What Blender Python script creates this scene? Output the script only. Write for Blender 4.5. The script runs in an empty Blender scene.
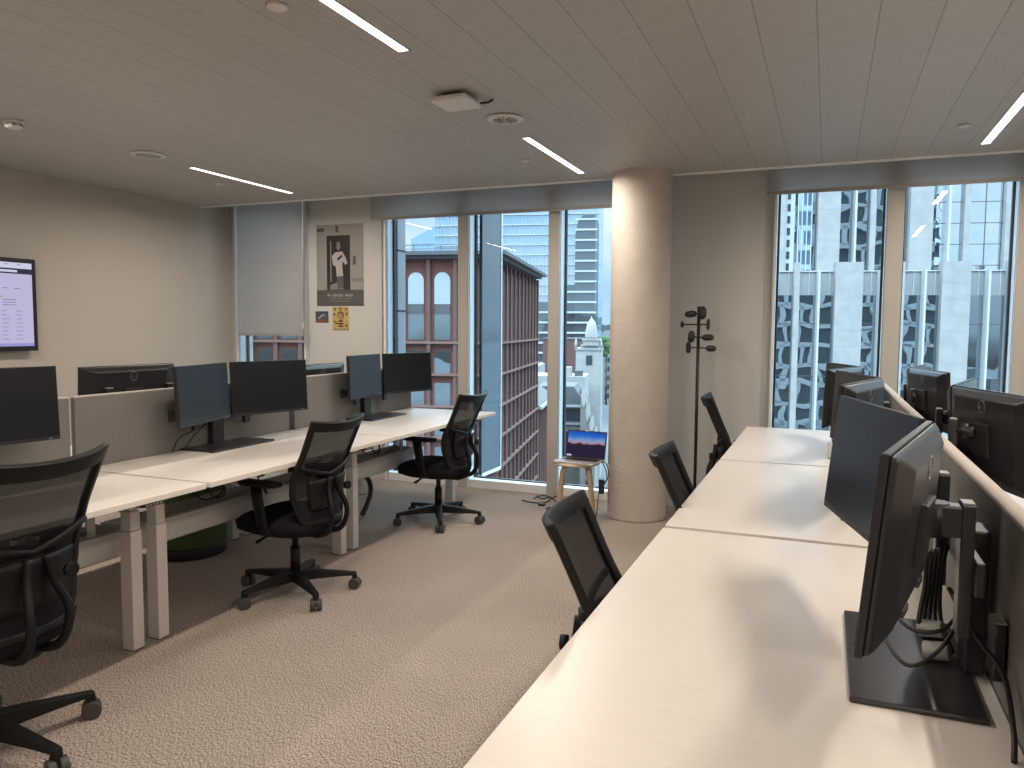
import bpy, bmesh, math, random
from mathutils import Vector, Matrix
random.seed(7)
PI = math.pi
R = math.radians
COL = bpy.context.scene.collection
V = Vector

# ------------------------------------------------------------------ camera numbers
CF, YAW, PITCH, ROLL, CH = 770.0, R(22.2), R(-4.15), R(0.37), 1.46
_f = V((-math.sin(YAW)*math.cos(PITCH), math.cos(YAW)*math.cos(PITCH), math.sin(PITCH)))
_r = _f.cross(V((0, 0, 1))).normalized()
_d = _f.cross(_r)
C_R = (_r*math.cos(ROLL) - _d*math.sin(ROLL)).normalized()
C_D = (_r*math.sin(ROLL) + _d*math.cos(ROLL)).normalized()
C_F = _f.normalized()

# ------------------------------------------------------------------ materials
MATS = {}
def new_mat(name):
    m = bpy.data.materials.new(name); m.use_nodes = True
    nt = m.node_tree
    return m, nt, nt.nodes['Principled BSDF'], nt.nodes['Material Output']

def mat(name, col, rough=0.5, metal=0.0, spec=0.5, emit=None, estr=1.0, noise=None, bump=None, coat=0):
    """noise=(scale, amount)  bump=(scale, strength)"""
    if name in MATS: return MATS[name]
    m, nt, b, out = new_mat(name)
    b.inputs['Base Color'].default_value = (*col, 1)
    b.inputs['Roughness'].default_value = rough
    b.inputs['Metallic'].default_value = metal
    b.inputs['Specular IOR Level'].default_value = spec
    if coat: b.inputs['Coat Weight'].default_value = coat
    if emit:
        b.inputs['Emission Color'].default_value = (*emit, 1)
        b.inputs['Emission Strength'].default_value = estr
    if noise or bump:
        tc = nt.nodes.new('ShaderNodeTexCoord')
    if noise:
        n = nt.nodes.new('ShaderNodeTexNoise'); n.inputs['Scale'].default_value = noise[0]
        n.inputs['Detail'].default_value = 5
        nt.links.new(tc.outputs['Object'], n.inputs['Vector'])
        cr = nt.nodes.new('ShaderNodeMapRange')
        cr.inputs['From Min'].default_value = .3; cr.inputs['From Max'].default_value = .7
        cr.inputs['To Min'].default_value = 1-noise[1]; cr.inputs['To Max'].default_value = 1+noise[1]
        nt.links.new(n.outputs['Fac'], cr.inputs['Value'])
        vm = nt.nodes.new('ShaderNodeVectorMath'); vm.operation = 'SCALE'
        vm.inputs[0].default_value = col
        nt.links.new(cr.outputs['Result'], vm.inputs['Scale'])
        nt.links.new(vm.outputs['Vector'], b.inputs['Base Color'])
    if bump:
        n2 = nt.nodes.new('ShaderNodeTexNoise'); n2.inputs['Scale'].default_value = bump[0]
        nt.links.new(tc.outputs['Object'], n2.inputs['Vector'])
        bp = nt.nodes.new('ShaderNodeBump'); bp.inputs['Strength'].default_value = bump[1]
        bp.inputs['Distance'].default_value = 0.01
        nt.links.new(n2.outputs['Fac'], bp.inputs['Height'])
        nt.links.new(bp.outputs['Normal'], b.inputs['Normal'])
    MATS[name] = m
    return m

def glass_mat(name, tint=(0.93, 0.97, 0.98), refl=1.0):
    m, nt, b, out = new_mat(name)
    nt.nodes.remove(b)
    tr = nt.nodes.new('ShaderNodeBsdfTransparent'); tr.inputs['Color'].default_value = (*tint, 1)
    gl = nt.nodes.new('ShaderNodeBsdfGlossy'); gl.inputs['Roughness'].default_value = 0.0
    gl.inputs['Color'].default_value = (refl, refl, refl, 1)
    fr = nt.nodes.new('ShaderNodeFresnel'); fr.inputs['IOR'].default_value = 1.5
    mx = nt.nodes.new('ShaderNodeMixShader')
    nt.links.new(fr.outputs['Fac'], mx.inputs['Fac'])
    nt.links.new(tr.outputs['BSDF'], mx.inputs[1]); nt.links.new(gl.outputs['BSDF'], mx.inputs[2])
    nt.links.new(mx.outputs['Shader'], out.inputs['Surface'])
    MATS[name] = m
    return m

def mirror_mat(name, tint, wob=0.02, scale=0.35, rough=0.0, base=(0.02, 0.04, 0.05), fac=0.8):
    """reflective coated facade glass, slightly wavy"""
    m, nt, b, out = new_mat(name)
    b.inputs['Base Color'].default_value = (*base, 1); b.inputs['Roughness'].default_value = .3
    gl = nt.nodes.new('ShaderNodeBsdfGlossy'); gl.inputs['Roughness'].default_value = rough
    gl.inputs['Color'].default_value = (*tint, 1)
    tc = nt.nodes.new('ShaderNodeTexCoord')
    n = nt.nodes.new('ShaderNodeTexNoise'); n.inputs['Scale'].default_value = scale; n.inputs['Detail'].default_value = 1
    nt.links.new(tc.outputs['Object'], n.inputs['Vector'])
    bp = nt.nodes.new('ShaderNodeBump'); bp.inputs['Strength'].default_value = 1.0; bp.inputs['Distance'].default_value = wob
    nt.links.new(n.outputs['Fac'], bp.inputs['Height'])
    nt.links.new(bp.outputs['Normal'], gl.inputs['Normal'])
    mx = nt.nodes.new('ShaderNodeMixShader'); mx.inputs['Fac'].default_value = fac
    nt.links.new(b.outputs['BSDF'], mx.inputs[1]); nt.links.new(gl.outputs['BSDF'], mx.inputs[2])
    nt.links.new(mx.outputs['Shader'], out.inputs['Surface'])
    MATS[name] = m
    return m

def cloth_mat(name, col, trans, translucent=0.0):
    """woven fabric that lets part of the light through its holes"""
    m, nt, b, out = new_mat(name)
    b.inputs['Base Color'].default_value = (*col, 1); b.inputs['Roughness'].default_value = .8; b.inputs['Specular IOR Level'].default_value = .12
    tr = nt.nodes.new('ShaderNodeBsdfTransparent')
    src = b.outputs['BSDF']
    if translucent:
        tl = nt.nodes.new('ShaderNodeBsdfTranslucent'); tl.inputs['Color'].default_value = (*col, 1)
        mt = nt.nodes.new('ShaderNodeMixShader'); mt.inputs['Fac'].default_value = translucent
        nt.links.new(src, mt.inputs[1]); nt.links.new(tl.outputs['BSDF'], mt.inputs[2]); src = mt.outputs['Shader']
    mx = nt.nodes.new('ShaderNodeMixShader'); mx.inputs['Fac'].default_value = trans
    nt.links.new(src, mx.inputs[1]); nt.links.new(tr.outputs['BSDF'], mx.inputs[2])
    nt.links.new(mx.outputs['Shader'], out.inputs['Surface'])
    MATS[name] = m
    return m

def math_node(nt, op, a, b=None):
    n = nt.nodes.new('ShaderNodeMath'); n.operation = op
    for i, x in enumerate((a, b)):
        if x is None: continue
        if isinstance(x, (int, float)): n.inputs[i].default_value = x
        else: nt.links.new(x, n.inputs[i])
    return n.outputs[0]

def carpet_mat():
    m, nt, b, out = new_mat('carpet')
    tc = nt.nodes.new('ShaderNodeTexCoord')
    mp = nt.nodes.new('ShaderNodeMapping'); mp.inputs['Scale'].default_value = (1.7, 0.6, 1)
    nt.links.new(tc.outputs['Object'], mp.inputs['Vector'])
    n1 = nt.nodes.new('ShaderNodeTexNoise'); n1.inputs['Scale'].default_value = 170; n1.inputs['Detail'].default_value = 1.5; n1.inputs['Roughness'].default_value = .8
    nt.links.new(mp.outputs['Vector'], n1.inputs['Vector'])
    n2 = nt.nodes.new('ShaderNodeTexNoise'); n2.inputs['Scale'].default_value = 2.2
    nt.links.new(tc.outputs['Object'], n2.inputs['Vector'])
    cr = nt.nodes.new('ShaderNodeValToRGB')
    e = cr.color_ramp.elements
    e[0].position = .42; e[0].color = (.13, .10, .083, 1)
    e[1].position = .58; e[1].color = (.60, .525, .465, 1)
    nt.links.new(n1.outputs['Fac'], cr.inputs['Fac'])
    vm = nt.nodes.new('ShaderNodeVectorMath'); vm.operation = 'SCALE'
    mr = nt.nodes.new('ShaderNodeMapRange'); mr.inputs['To Min'].default_value = .88; mr.inputs['To Max'].default_value = 1.12
    nt.links.new(n2.outputs['Fac'], mr.inputs['Value'])
    nt.links.new(cr.outputs['Color'], vm.inputs[0]); nt.links.new(mr.outputs['Result'], vm.inputs['Scale'])
    nt.links.new(vm.outputs['Vector'], b.inputs['Base Color'])
    b.inputs['Roughness'].default_value = .95; b.inputs['Specular IOR Level'].default_value = .1
    bp = nt.nodes.new('ShaderNodeBump'); bp.inputs['Strength'].default_value = .15; bp.inputs['Distance'].default_value = .003
    nt.links.new(n1.outputs['Fac'], bp.inputs['Height']); nt.links.new(bp.outputs['Normal'], b.inputs['Normal'])
    return m

def ceiling_mat():
    m, nt, b, out = new_mat('ceiling_planks')
    tc = nt.nodes.new('ShaderNodeTexCoord')
    sx = nt.nodes.new('ShaderNodeSeparateXYZ'); nt.links.new(tc.outputs['Object'], sx.inputs['Vector'])
    x = math_node(nt, 'ADD', sx.outputs['X'], 21.577)
    q = math_node(nt, 'DIVIDE', x, .215)
    fr = math_node(nt, 'FRACT', q)
    idx = math_node(nt, 'FLOOR', q)
    wn = nt.nodes.new('ShaderNodeTexWhiteNoise'); wn.noise_dimensions = '1D'
    nt.links.new(idx, wn.inputs['W'])
    seam = math_node(nt, 'LESS_THAN', fr, .022)
    # cross joints, staggered per plank
    yy = math_node(nt, 'ADD', sx.outputs['Y'], math_node(nt, 'MULTIPLY', wn.outputs['Value'], 2.4))
    fy = math_node(nt, 'FRACT', math_node(nt, 'DIVIDE', yy, 2.4))
    joint = math_node(nt, 'LESS_THAN', fy, .0006)
    line = math_node(nt, 'MAXIMUM', seam, joint)
    # fine woven / perforated grain
    mp = nt.nodes.new('ShaderNodeMapping'); mp.inputs['Scale'].default_value = (260, 18, 1)
    nt.links.new(tc.outputs['Object'], mp.inputs['Vector'])
    g1 = nt.nodes.new('ShaderNodeTexNoise'); g1.inputs['Scale'].default_value = 1
    nt.links.new(mp.outputs['Vector'], g1.inputs['Vector'])
    mp2 = nt.nodes.new('ShaderNodeMapping'); mp2.inputs['Scale'].default_value = (12, 200, 1)
    nt.links.new(tc.outputs['Object'], mp2.inputs['Vector'])
    g2 = nt.nodes.new('ShaderNodeTexNoise'); g2.inputs['Scale'].default_value = 1
    nt.links.new(mp2.outputs['Vector'], g2.inputs['Vector'])
    g = math_node(nt, 'ADD', g1.outputs['Fac'], g2.outputs['Fac'])
    g = math_node(nt, 'MULTIPLY', math_node(nt, 'SUBTRACT', g, 1.0), .30)
    tone = math_node(nt, 'MULTIPLY', math_node(nt, 'SUBTRACT', wn.outputs['Value'], .5), .06)
    s = math_node(nt, 'ADD', math_node(nt, 'ADD', g, tone), 1.0)
    s = math_node(nt, 'MULTIPLY', s, math_node(nt, 'SUBTRACT', 1.0, math_node(nt, 'MULTIPLY', line, .42)))
    vm = nt.nodes.new('ShaderNodeVectorMath'); vm.operation = 'SCALE'
    vm.inputs[0].default_value = (.435, .425, .405)
    nt.links.new(s, vm.inputs['Scale']); nt.links.new(vm.outputs['Vector'], b.inputs['Base Color'])
    b.inputs['Roughness'].default_value = .5; b.inputs['Specular IOR Level'].default_value = .35
    return m

def wood_mat(name, c1, c2, rough, sx=(3, 60, 3), spec=.5):
    m, nt, b, out = new_mat(name)
    tc = nt.nodes.new('ShaderNodeTexCoord')
    mp = nt.nodes.new('ShaderNodeMapping'); mp.inputs['Scale'].default_value = sx
    nt.links.new(tc.outputs['Object'], mp.inputs['Vector'])
    n = nt.nodes.new('ShaderNodeTexNoise'); n.inputs['Scale'].default_value = 2; n.inputs['Detail'].default_value = 6
    nt.links.new(mp.outputs['Vector'], n.inputs['Vector'])
    cr = nt.nodes.new('ShaderNodeValToRGB')
    cr.color_ramp.elements[0].position = .3; cr.color_ramp.elements[0].color = (*c1, 1)
    cr.color_ramp.elements[1].position = .7; cr.color_ramp.elements[1].color = (*c2, 1)
    nt.links.new(n.outputs['Fac'], cr.inputs['Fac']); nt.links.new(cr.outputs['Color'], b.inputs['Base Color'])
    b.inputs['Roughness'].default_value = rough; b.inputs['Specular IOR Level'].default_value = spec
    MATS[name] = m
    return m

def emit_mat(name, col, strength):
    m, nt, b, out = new_mat(name); nt.nodes.remove(b)
    e = nt.nodes.new('ShaderNodeEmission'); e.inputs['Color'].default_value = (*col, 1); e.inputs['Strength'].default_value = strength
    nt.links.new(e.outputs['Emission'], out.inputs['Surface']); MATS[name] = m
    return m

def brick_mat(name, c1, c2, mortar, scale):
    m, nt, b, out = new_mat(name)
    tc = nt.nodes.new('ShaderNodeTexCoord')
    sx = nt.nodes.new('ShaderNodeSeparateXYZ'); nt.links.new(tc.outputs['Object'], sx.inputs['Vector'])
    cx = nt.nodes.new('ShaderNodeCombineXYZ')
    nt.links.new(math_node(nt, 'ADD', sx.outputs['X'], sx.outputs['Y']), cx.inputs['X']); nt.links.new(sx.outputs['Z'], cx.inputs['Y'])
    br = nt.nodes.new('ShaderNodeTexBrick'); br.inputs['Scale'].default_value = scale
    br.inputs['Color1'].default_value = (*c1, 1); br.inputs['Color2'].default_value = (*c2, 1); br.inputs['Mortar'].default_value = (*mortar, 1)
    nt.links.new(cx.outputs['Vector'], br.inputs['Vector'])
    nt.links.new(br.outputs['Color'], b.inputs['Base Color']); b.inputs['Roughness'].default_value = .9
    MATS[name] = m
    return m

M_CARPET = carpet_mat(); M_CEIL = ceiling_mat()
M_WALL = mat('wall_paint', (.50, .48, .44), .8, spec=.2, noise=(1.5, .02))
M_WALLF = mat('wall_panel', (.57, .575, .56), .6, spec=.3)
M_TRIM = mat('white_trim', (.85, .85, .84), .4)
M_FRAME = mat('beige_window_frame', (.46, .445, .415), .45)
M_WFRAME = mat('white_window_frame', (.80, .82, .84), .4)
M_GASKET = mat('black_gasket', (.02, .025, .03), .5)
M_GLASS = glass_mat('window_glass', refl=.35)
M_BLIND = cloth_mat('roller_blind_fabric', (.56, .555, .54), .15, .45)
M_COLUMN = mat('bare_concrete', (.53, .48, .43), .75, noise=(9, .05), bump=(40, .4))
M_DESK = wood_mat('pale_desktop', (.77, .73, .68), (.80, .76, .71), .33, (4, 40, 4), spec=.6)
M_DESKEDGE = mat('desktop_edge', (.62, .58, .53), .5)
M_STEEL = mat('light_grey_steel', (.66, .63, .60), .4, noise=(3, .02))
M_TRAY = mat('grey_tray_steel', (.54, .53, .51), .45)
M_DARKM = mat('dark_underframe', (.05, .045, .042), .5)
M_FELT = mat('grey_felt', (.215, .205, .195), .95, spec=.1, noise=(220, .12))
M_FELTTOP = mat('screen_edge', (.50, .46, .42), .7)
M_BLACK = mat('black_plastic', (.018, .017, .018), .42)
M_BLACK2 = mat('black_casing', (.022, .022, .025), .33)
M_STAND = mat('dark_grey_stand', (.045, .043, .045), .32, metal=.4)
M_SCREEN = mat('dark_monitor_glass', (.013, .015, .019), .25, spec=.42)
M_BEZEL = mat('monitor_bezel', (.016, .016, .018), .4)
M_LOGO = mat('silver_logo', (.30, .30, .31), .3, metal=.8)
M_SEAT = mat('black_seat_fabric', (.014, .014, .016), .95, spec=.1, bump=(300, .3))
M_MESH = cloth_mat('black_chair_mesh', (.018, .018, .019), .085)
M_CHAIRP = mat('black_chair_plastic', (.007, .0068, .007), .5, spec=.28)
M_WHEEL = mat('grey_wheel_rubber', (.05, .048, .046), .5)
M_CABLE = mat('black_cable', (.012, .012, .012), .5)
M_GREEN = mat('dark_green_fabric', (.085, .15, .055), .9, noise=(60, .15))
M_WHITEP = mat('white_plastic', (.66, .65, .63), .4)
M_GREYP = mat('grey_plastic', (.35, .34, .33), .5)
M_LAMP = emit_mat('lamp_diffuser', (1.0, .93, .86), 4.0)
LAMP_W = 27.0
M_LAMPF = mat('lamp_housing', (.5, .5, .5), .4)

# ------------------------------------------------------------------ mesh builder
class MB:
    def __init__(s): s.b = bmesh.new()
    def box(s, x0, x1, y0, y1, z0, z1, mtx=None, mi=0):
        v = [s.b.verts.new(p) for p in ((x0,y0,z0),(x1,y0,z0),(x1,y1,z0),(x0,y1,z0),(x0,y0,z1),(x1,y0,z1),(x1,y1,z1),(x0,y1,z1))]
        if mtx is not None:
            for q in v: q.co = mtx @ q.co
        for f in ((0,3,2,1),(4,5,6,7),(0,1,5,4),(1,2,6,5),(2,3,7,6),(3,0,4,7)):
            fc = s.b.faces.new([v[i] for i in f]); fc.material_index = mi
        return s
    def poly(s, pts, mi=0):
        f = s.b.faces.new([s.b.verts.new(p) for p in pts]); f.material_index = mi; return s
    def prism(s, pts, vec, mtx=None, mi=0):
        """extrude a closed polygon (3d points) along vec"""
        vec = V(vec)
        a = [V(p) for p in pts]; bq = [p+vec for p in a]
        if mtx is not None: a = [mtx@p for p in a]; bq = [mtx@p for p in bq]
        a = [s.b.verts.new(p) for p in a]; bq = [s.b.verts.new(p) for p in bq]
        s.b.faces.new(a).material_index = mi; s.b.faces.new(bq[::-1]).material_index = mi
        n = len(a)
        for i in range(n):
            s.b.faces.new([a[i], bq[i], bq[(i+1)%n], a[(i+1)%n]]).material_index = mi
        return s
    def tube(s, pts, r, n=10, r2=None, flat=1.0, up=None, caps=True):
        """sweep a circle (ellipse when flat!=1) along points; r may be a list"""
        pts = [V(p) for p in pts]; N = len(pts)
        rs = r if isinstance(r, (list, tuple)) else [r]*N
        rings = []; prev = None
        for i, p in enumerate(pts):
            t = (pts[min(i+1, N-1)]-pts[max(i-1, 0)]).normalized()
            if prev is None:
                u = V(up) if up else (V((0,0,1)) if abs(t.z) < .9 else V((1,0,0)))
            else: u = prev
            u = (u - t*u.dot(t)).normalized(); w = t.cross(u); prev = u
            rings.append([s.b.verts.new(p+u*math.cos(2*PI*k/n)*rs[i]*flat+w*math.sin(2*PI*k/n)*rs[i]) for k in range(n)])
        for a, c in zip(rings, rings[1:]):
            for k in range(n):
                f = s.b.faces.new([a[k], a[(k+1)%n], c[(k+1)%n], c[k]]); f.smooth = True
        if caps: s.b.faces.new(rings[0][::-1]); s.b.faces.new(rings[-1])
        return s
    def cyl(s, p, r, h, n=24, axis=(0,0,1)):
        p = V(p); a = V(axis).normalized()
        return s.tube([p, p+a*h], r, n)
    def lathe(s, prof, c=(0,0,0), n=32, mtx=None):
        c = V(c); rings = []
        for (r, z) in prof:
            ring = []
            for k in range(n):
                q = V((r*math.cos(2*PI*k/n), r*math.sin(2*PI*k/n), z))
                if mtx is not None: q = mtx@q
                ring.append(s.b.verts.new(c+q))
            rings.append(ring)
        for a, bq in zip(rings, rings[1:]):
            for k in range(n):
                f = s.b.faces.new([a[k], a[(k+1)%n], bq[(k+1)%n], bq[k]]); f.smooth = True
        s.b.faces.new(rings[0][::-1]); s.b.faces.new(rings[-1])
        return s
    def grid(s, fn, nu, nv, keep=None, mi=0):
        vs = [[s.b.verts.new(fn(i/nu, j/nv)) for j in range(nv+1)] for i in range(nu+1)]
        for i in range(nu):
            for j in range(nv):
                if keep and not keep(i, j): continue
                f = s.b.faces.new([vs[i][j], vs[i+1][j], vs[i+1][j+1], vs[i][j+1]]); f.smooth = True; f.material_index = mi
        loose = [v for v in s.b.verts if not v.link_faces]
        for v in loose: s.b.verts.remove(v)
        return s
    def build(s, name, m, parent=None, bevel=0, solid=0, seg=2, subsurf=0, offset=0, smooth=False):
        bmesh.ops.recalc_face_normals(s.b, faces=s.b.faces)
        me = bpy.data.meshes.new(name); s.b.to_mesh(me); s.b.free()
        if smooth:
            for p in me.polygons: p.use_smooth = True
        for q in (m if isinstance(m, (list, tuple)) else [m]): me.materials.append(q)
        o = bpy.data.objects.new(name, me); COL.objects.link(o)
        if parent: o.parent = parent
        if solid:
            md = o.modifiers.new('solid', 'SOLIDIFY'); md.thickness = solid; md.offset = offset
        if subsurf:
            md = o.modifiers.new('sub', 'SUBSURF'); md.levels = subsurf; md.render_levels = subsurf
        if bevel:
            md = o.modifiers.new('bevel', 'BEVEL'); md.width = bevel; md.segments = seg; md.limit_method = 'ANGLE'
        return o

def arc(c, r, a0, a1, n, ax=(1,0,0), ay=(0,0,1)):
    c, ax, ay = V(c), V(ax), V(ay)
    return [c+ax*r*math.cos(a0+(a1-a0)*i/n)+ay*r*math.sin(a0+(a1-a0)*i/n) for i in range(n+1)]

def smooth_path(pts, n=6):
    """Catmull-Rom through the points"""
    pts = [V(p) for p in pts]; P = [pts[0]*2-pts[1]]+pts+[pts[-1]*2-pts[-2]]; out = []
    for i in range(1, len(P)-2):
        for k in range(n):
            t = k/n; a, b, c, d = P[i-1], P[i], P[i+1], P[i+2]
            out.append(.5*((2*b)+(c-a)*t+(2*a-5*b+4*c-d)*t*t+(3*b-a-3*c+d)*t**3))
    return out+[pts[-1]]

def tag(o, label, cat, group=None, kind=None):
    o['label'] = label; o['category'] = cat
    if group: o['group'] = group
    if kind: o['kind'] = kind
    return o
def thing(name, label, cat, loc=(0,0,0), rz=0, group=None):
    o = bpy.data.objects.new(name, None); COL.objects.link(o); o.empty_display_size = .1
    o.location = loc; o.rotation_euler = (0, 0, rz)
    return tag(o, label, cat, group)
def struct(o): o['kind'] = 'structure'; return o
def dup(o, loc, rz, label, group=None, parent=None):
    def rec(a, p):
        c = a.copy(); COL.objects.link(c)
        if p: c.parent = p
        for ch in kids[a.name]: rec(ch, c)
        return c
    kids = {}
    def col(a):
        kids[a.name] = list(a.children)
        for ch in a.children: col(ch)
    col(o)
    r = rec(o, None); r.location = loc; r.rotation_euler = (0, 0, rz); r['label'] = label
    if group: r['group'] = group
    return r
def text_mesh(name, txt, size, m, parent, mtx, depth=0.0005):
    cu = bpy.data.curves.new(name, 'FONT'); cu.body = txt; cu.size = size; cu.align_x = 'CENTER'; cu.align_y = 'CENTER'; cu.extrude = depth
    t = bpy.data.objects.new(name+'_c', cu); COL.objects.link(t)
    bpy.context.view_layer.update()
    dg = bpy.context.evaluated_depsgraph_get()
    me = bpy.data.meshes.new_from_object(t.evaluated_get(dg)); bpy.data.objects.remove(t)
    me.transform(mtx); me.materials.clear(); me.materials.append(m)
    o = bpy.data.objects.new(name, me); COL.objects.link(o)
    if parent: o.parent = parent
    return o

# ================================================================== ROOM SHELL
XL, XR, YB, YW = -5.74, 4.6, -4.6, 6.35      # left wall, right wall, back wall, window wall
CZ, CE, TOP = 2.63, 5.93, 2.98
struct(MB().box(XL-.2, XR+.2, YB-.2, YW+.3, -.25, 0).build('floor', M_CARPET))
struct(MB().box(XL-.1, XR+.1, YB-.1, CE, CZ, CZ+.06).build('ceiling', M_CEIL))
struct(MB().box(XL-.2, XR+.2, YB-.2, YW+.3, TOP, TOP+.2).build('ceiling_soffit', M_WALL))
struct(MB().box(XL, XR, CE, CE+.03, CZ-.012, CZ+.075).build('trim_1', M_TRIM))
struct(MB().box(XL-.2, XL, YB-.2, YW+.3, 0, TOP).build('wall_left', M_WALL))
struct(MB().box(XR, XR+.2, YB-.2, YW+.3, 0, TOP).build('wall_right', M_WALL))
struct(MB().box(XL, XR, YB-.2, YB, 0, TOP).build('wall_back', M_WALL))
WT = 2.80    # head of the window openings
wb = MB()    # solid stretches of the window wall, 0.1 deep lining then facade
segs = [(XL-.0, -5.655), (-4.80, -3.87), (-1.30, -.39), (2.10, XR)]
for a, b in segs:
    wb.box(a, b, YW, YW+.12, 0, TOP)
wb.box(-5.655, -4.8, YW, YW+.12, WT, TOP); wb.box(-3.87, -1.30, YW, YW+.12, WT, TOP); wb.box(-.39, 2.1, YW, YW+.12, WT, TOP)
struct(wb.build('wall_front', M_WALLF))
# shallow vertical panel joints on the wall between the pillar and the right windows
tj = MB()
for x in (-.43, -.455, -3.90, -3.93, -4.775, -1.28): tj.box(x-.004, x+.004, YW-.012, YW, 0, TOP)
struct(tj.build('trim_2', M_WALLF))
sk = MB()
for a, b in segs: sk.box(a, b, YW-.015, YW, 0, .07)
struct(sk.build('baseboard_front', M_WALLF, bevel=.003))
struct(MB().box(XL, XL+.015, YB, YW, 0, .07).build('baseboard_left', M_WALLF, bevel=.003))

# windows : (number, x0, x1, left mullion?, right mullion?)
def window(n, x0, x1, lj=True, rj=True):
    """x0,x1 clear opening; white lining, gasket and glass"""
    g0, g1 = YW+.095, YW+.115; y0j = YW-.045
    fr = MB()
    fr.box(x0, x1, YW-.02, YW+.15, 0, .07)                     # bottom rail
    fr.box(x0, x1, YW-.02, YW+.15, WT-.06, WT)                 # head
    fr.box(x0-.012, x0+.004, y0j, YW+.15, 0, WT)           # left lining
    fr.box(x1-.004, x1+.012, y0j, YW+.15, 0, WT)
    f = struct(fr.build('window_%d_frame' % n, M_WFRAME)); f.name = 'window_%d' % n
    gk = MB()
    gk.box(x0+.004, x0+.020, g0-.004, g1+.01, .07, WT-.06); gk.box(x1-.020, x1-.004, g0-.004, g1+.01, .07, WT-.06)
    gk.box(x0+.020, x1-.020, g0-.004, g1+.01, .07, .080)
    gk.build('gasket', M_GASKET, f)
    MB().box(x0+.004, x1-.004, YW-.012, YW-.006, .07, WT-.06).build('pane', M_GLASS, f)
    return f
window(1, -5.65, -4.80); window(2, -3.87, -3.10); window(3, -3.01, -2.235); window(4, -2.145, -1.30)
window(5, -.39, .375); window(6, .485, 1.20); window(7, 1.31, 2.1)
for i, (a, b) in enumerate([(-3.10, -3.01), (-2.235, -2.145), (.375, .485), (1.20, 1.31)]):
    struct(MB().box(a-.002, b+.002, YW-.062, YW-.046, 0, TOP).box(a+.014, b-.014, YW-.0459, YW+.16, 0, TOP).build('trim_%d' % (i+3), M_FRAME, bevel=.004))

# exterior fins standing out from the facade beside the windows
M_CLAD = mat('pale_cladding', (.36, .385, .405), .35, metal=.3)
M_FINB = mirror_mat('blue_fin_glass', (.38, .44, .48), .003, 2, .05, base=(.06, .10, .13), fac=.40)
def fin(label, x, y0, y1, z0, z1, m, joints=(), edge=True):
    t = thing('facade_fin', label, 'facade fin', (x, y0, z0))
    MB().box(-.03, .0, 0, y1-y0, 0, z1-z0).build('panel', m, t)
    if joints:
        for z in joints: MB().box(-.034, .004, 0, y1-y0, z-z0-.008, z-z0+.008).build('joint', M_GASKET, t)
    if edge:
        MB().box(-.035, .006, y1-y0-.012, y1-y0+.006, 0, z1-z0).box(-.035, .006, 0, y1-y0, -.02, .012).build('edge_strip', M_WFRAME, t)
    return t
fin('pale grey cladding return outside the tall window right of the poster', -3.85, YW+.155, YW+.30, -1.0, 3.3, M_CLAD, joints=(.55, 1.03, 1.62, 2.20, 2.8), edge=False)
fin('blue-grey glass fin outside the window behind the farthest left chair', -2.955, YW+.155, 6.95, .085, 3.3, M_FINB)

# ------------------------------------------------------------------ roller blinds
def blind(label, x0, x1, z, y, grp=None):
    t = thing('roller_blind', label, 'blind', (0, y, 0))
    MB().box(x0, x1, -.001, .001, z, TOP-.07).build('blind_fabric', M_BLIND, t)
    MB().box(x0, x1, -.008, .008, z-.022, z+.004).build('bottom_bar', M_GREYP, t, bevel=.003)
    MB().tube([(x0, .0, TOP-.045), (x1, .0, TOP-.045)], .035, 16).build('roller_tube', M_GREYP, t)
    return t
blind('grey roller blind pulled low over the window beside the left wall', -5.545, -4.745, 1.39, 6.22)
blind('wide grey roller blind over the three windows left of the pillar', -3.97, -1.32, 2.47, 6.22)
blind('grey roller blind over the windows right of the coat stand', -.46, 2.0, 2.50, 6.22)
t = thing('blind_chain', 'thin pale bead chain hanging beside the low blind and the poster', 'chain', (-4.73, 6.2, 0))
MB().tube([(0, 0, 2.9), (.0, 0, 1.5)], .003, 6).build('chain', M_WHITEP, t)
MB().box(-.01, .01, -.01, .01, 1.44, 1.5).build('chain_weight', M_WHITEP, t, bevel=.003)

# ------------------------------------------------------------------ concrete pillar
pil = MB().lathe([(.226, 0), (.226, .02), (.225, CZ-.01), (.225, TOP)], (-1.335, 5.86, 0), 64).build('concrete_pillar', M_COLUMN)
tag(pil, 'round bare concrete pillar between the windows, from floor to ceiling', 'pillar')

# ------------------------------------------------------------------ ceiling fittings
def lamp(x, y0, y1, label):
    t = thing('strip_light', label, 'ceiling light', (x, (y0+y1)/2, CZ), 0, 'recessed linear strip lights in the ceiling')
    h = (y1-y0)/2
    MB().box(-.030, -.024, -h-.008, h+.008, -.004, .0).box(.024, .030, -h-.008, h+.008, -.004, 0).box(-.03, .03, -h-.008, -h, -.004, 0).box(-.03, .03, h, h+.008, -.004, 0).build('trim_frame', M_LAMPF, t)
    MB().box(-.024, .024, -h, h, -.0025, -.0005).build('diffuser', M_LAMP, t)
    ld = bpy.data.lights.new('lamp_light', 'AREA'); ld.shape = 'RECTANGLE'; ld.size = .045; ld.size_y = 2*h; ld.energy = LAMP_W; ld.color = (1.0, .87, .74); ld.spread = R(170)
    lo_ = bpy.data.objects.new('lamp_light', ld); COL.objects.link(lo_); lo_.parent = t; lo_.location = (0, 0, -.005)
    return t
lamp(-1.70, 1.78, 2.93, 'bright strip light cut off by the top edge, left of centre')
lamp(-1.755, 4.50, 5.66, 'bright strip light nearest the concrete pillar')
lamp(-4.39, 4.46, 5.61, 'bright strip light above the low blind and the left monitors')
lamp(.875, 4.52, 5.66, 'bright strip light above the right-hand windows')
for x in (-4.39, .95, 3.6):
    lamp(x, 1.78, 2.93, 'strip light out of view over the desks')
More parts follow.
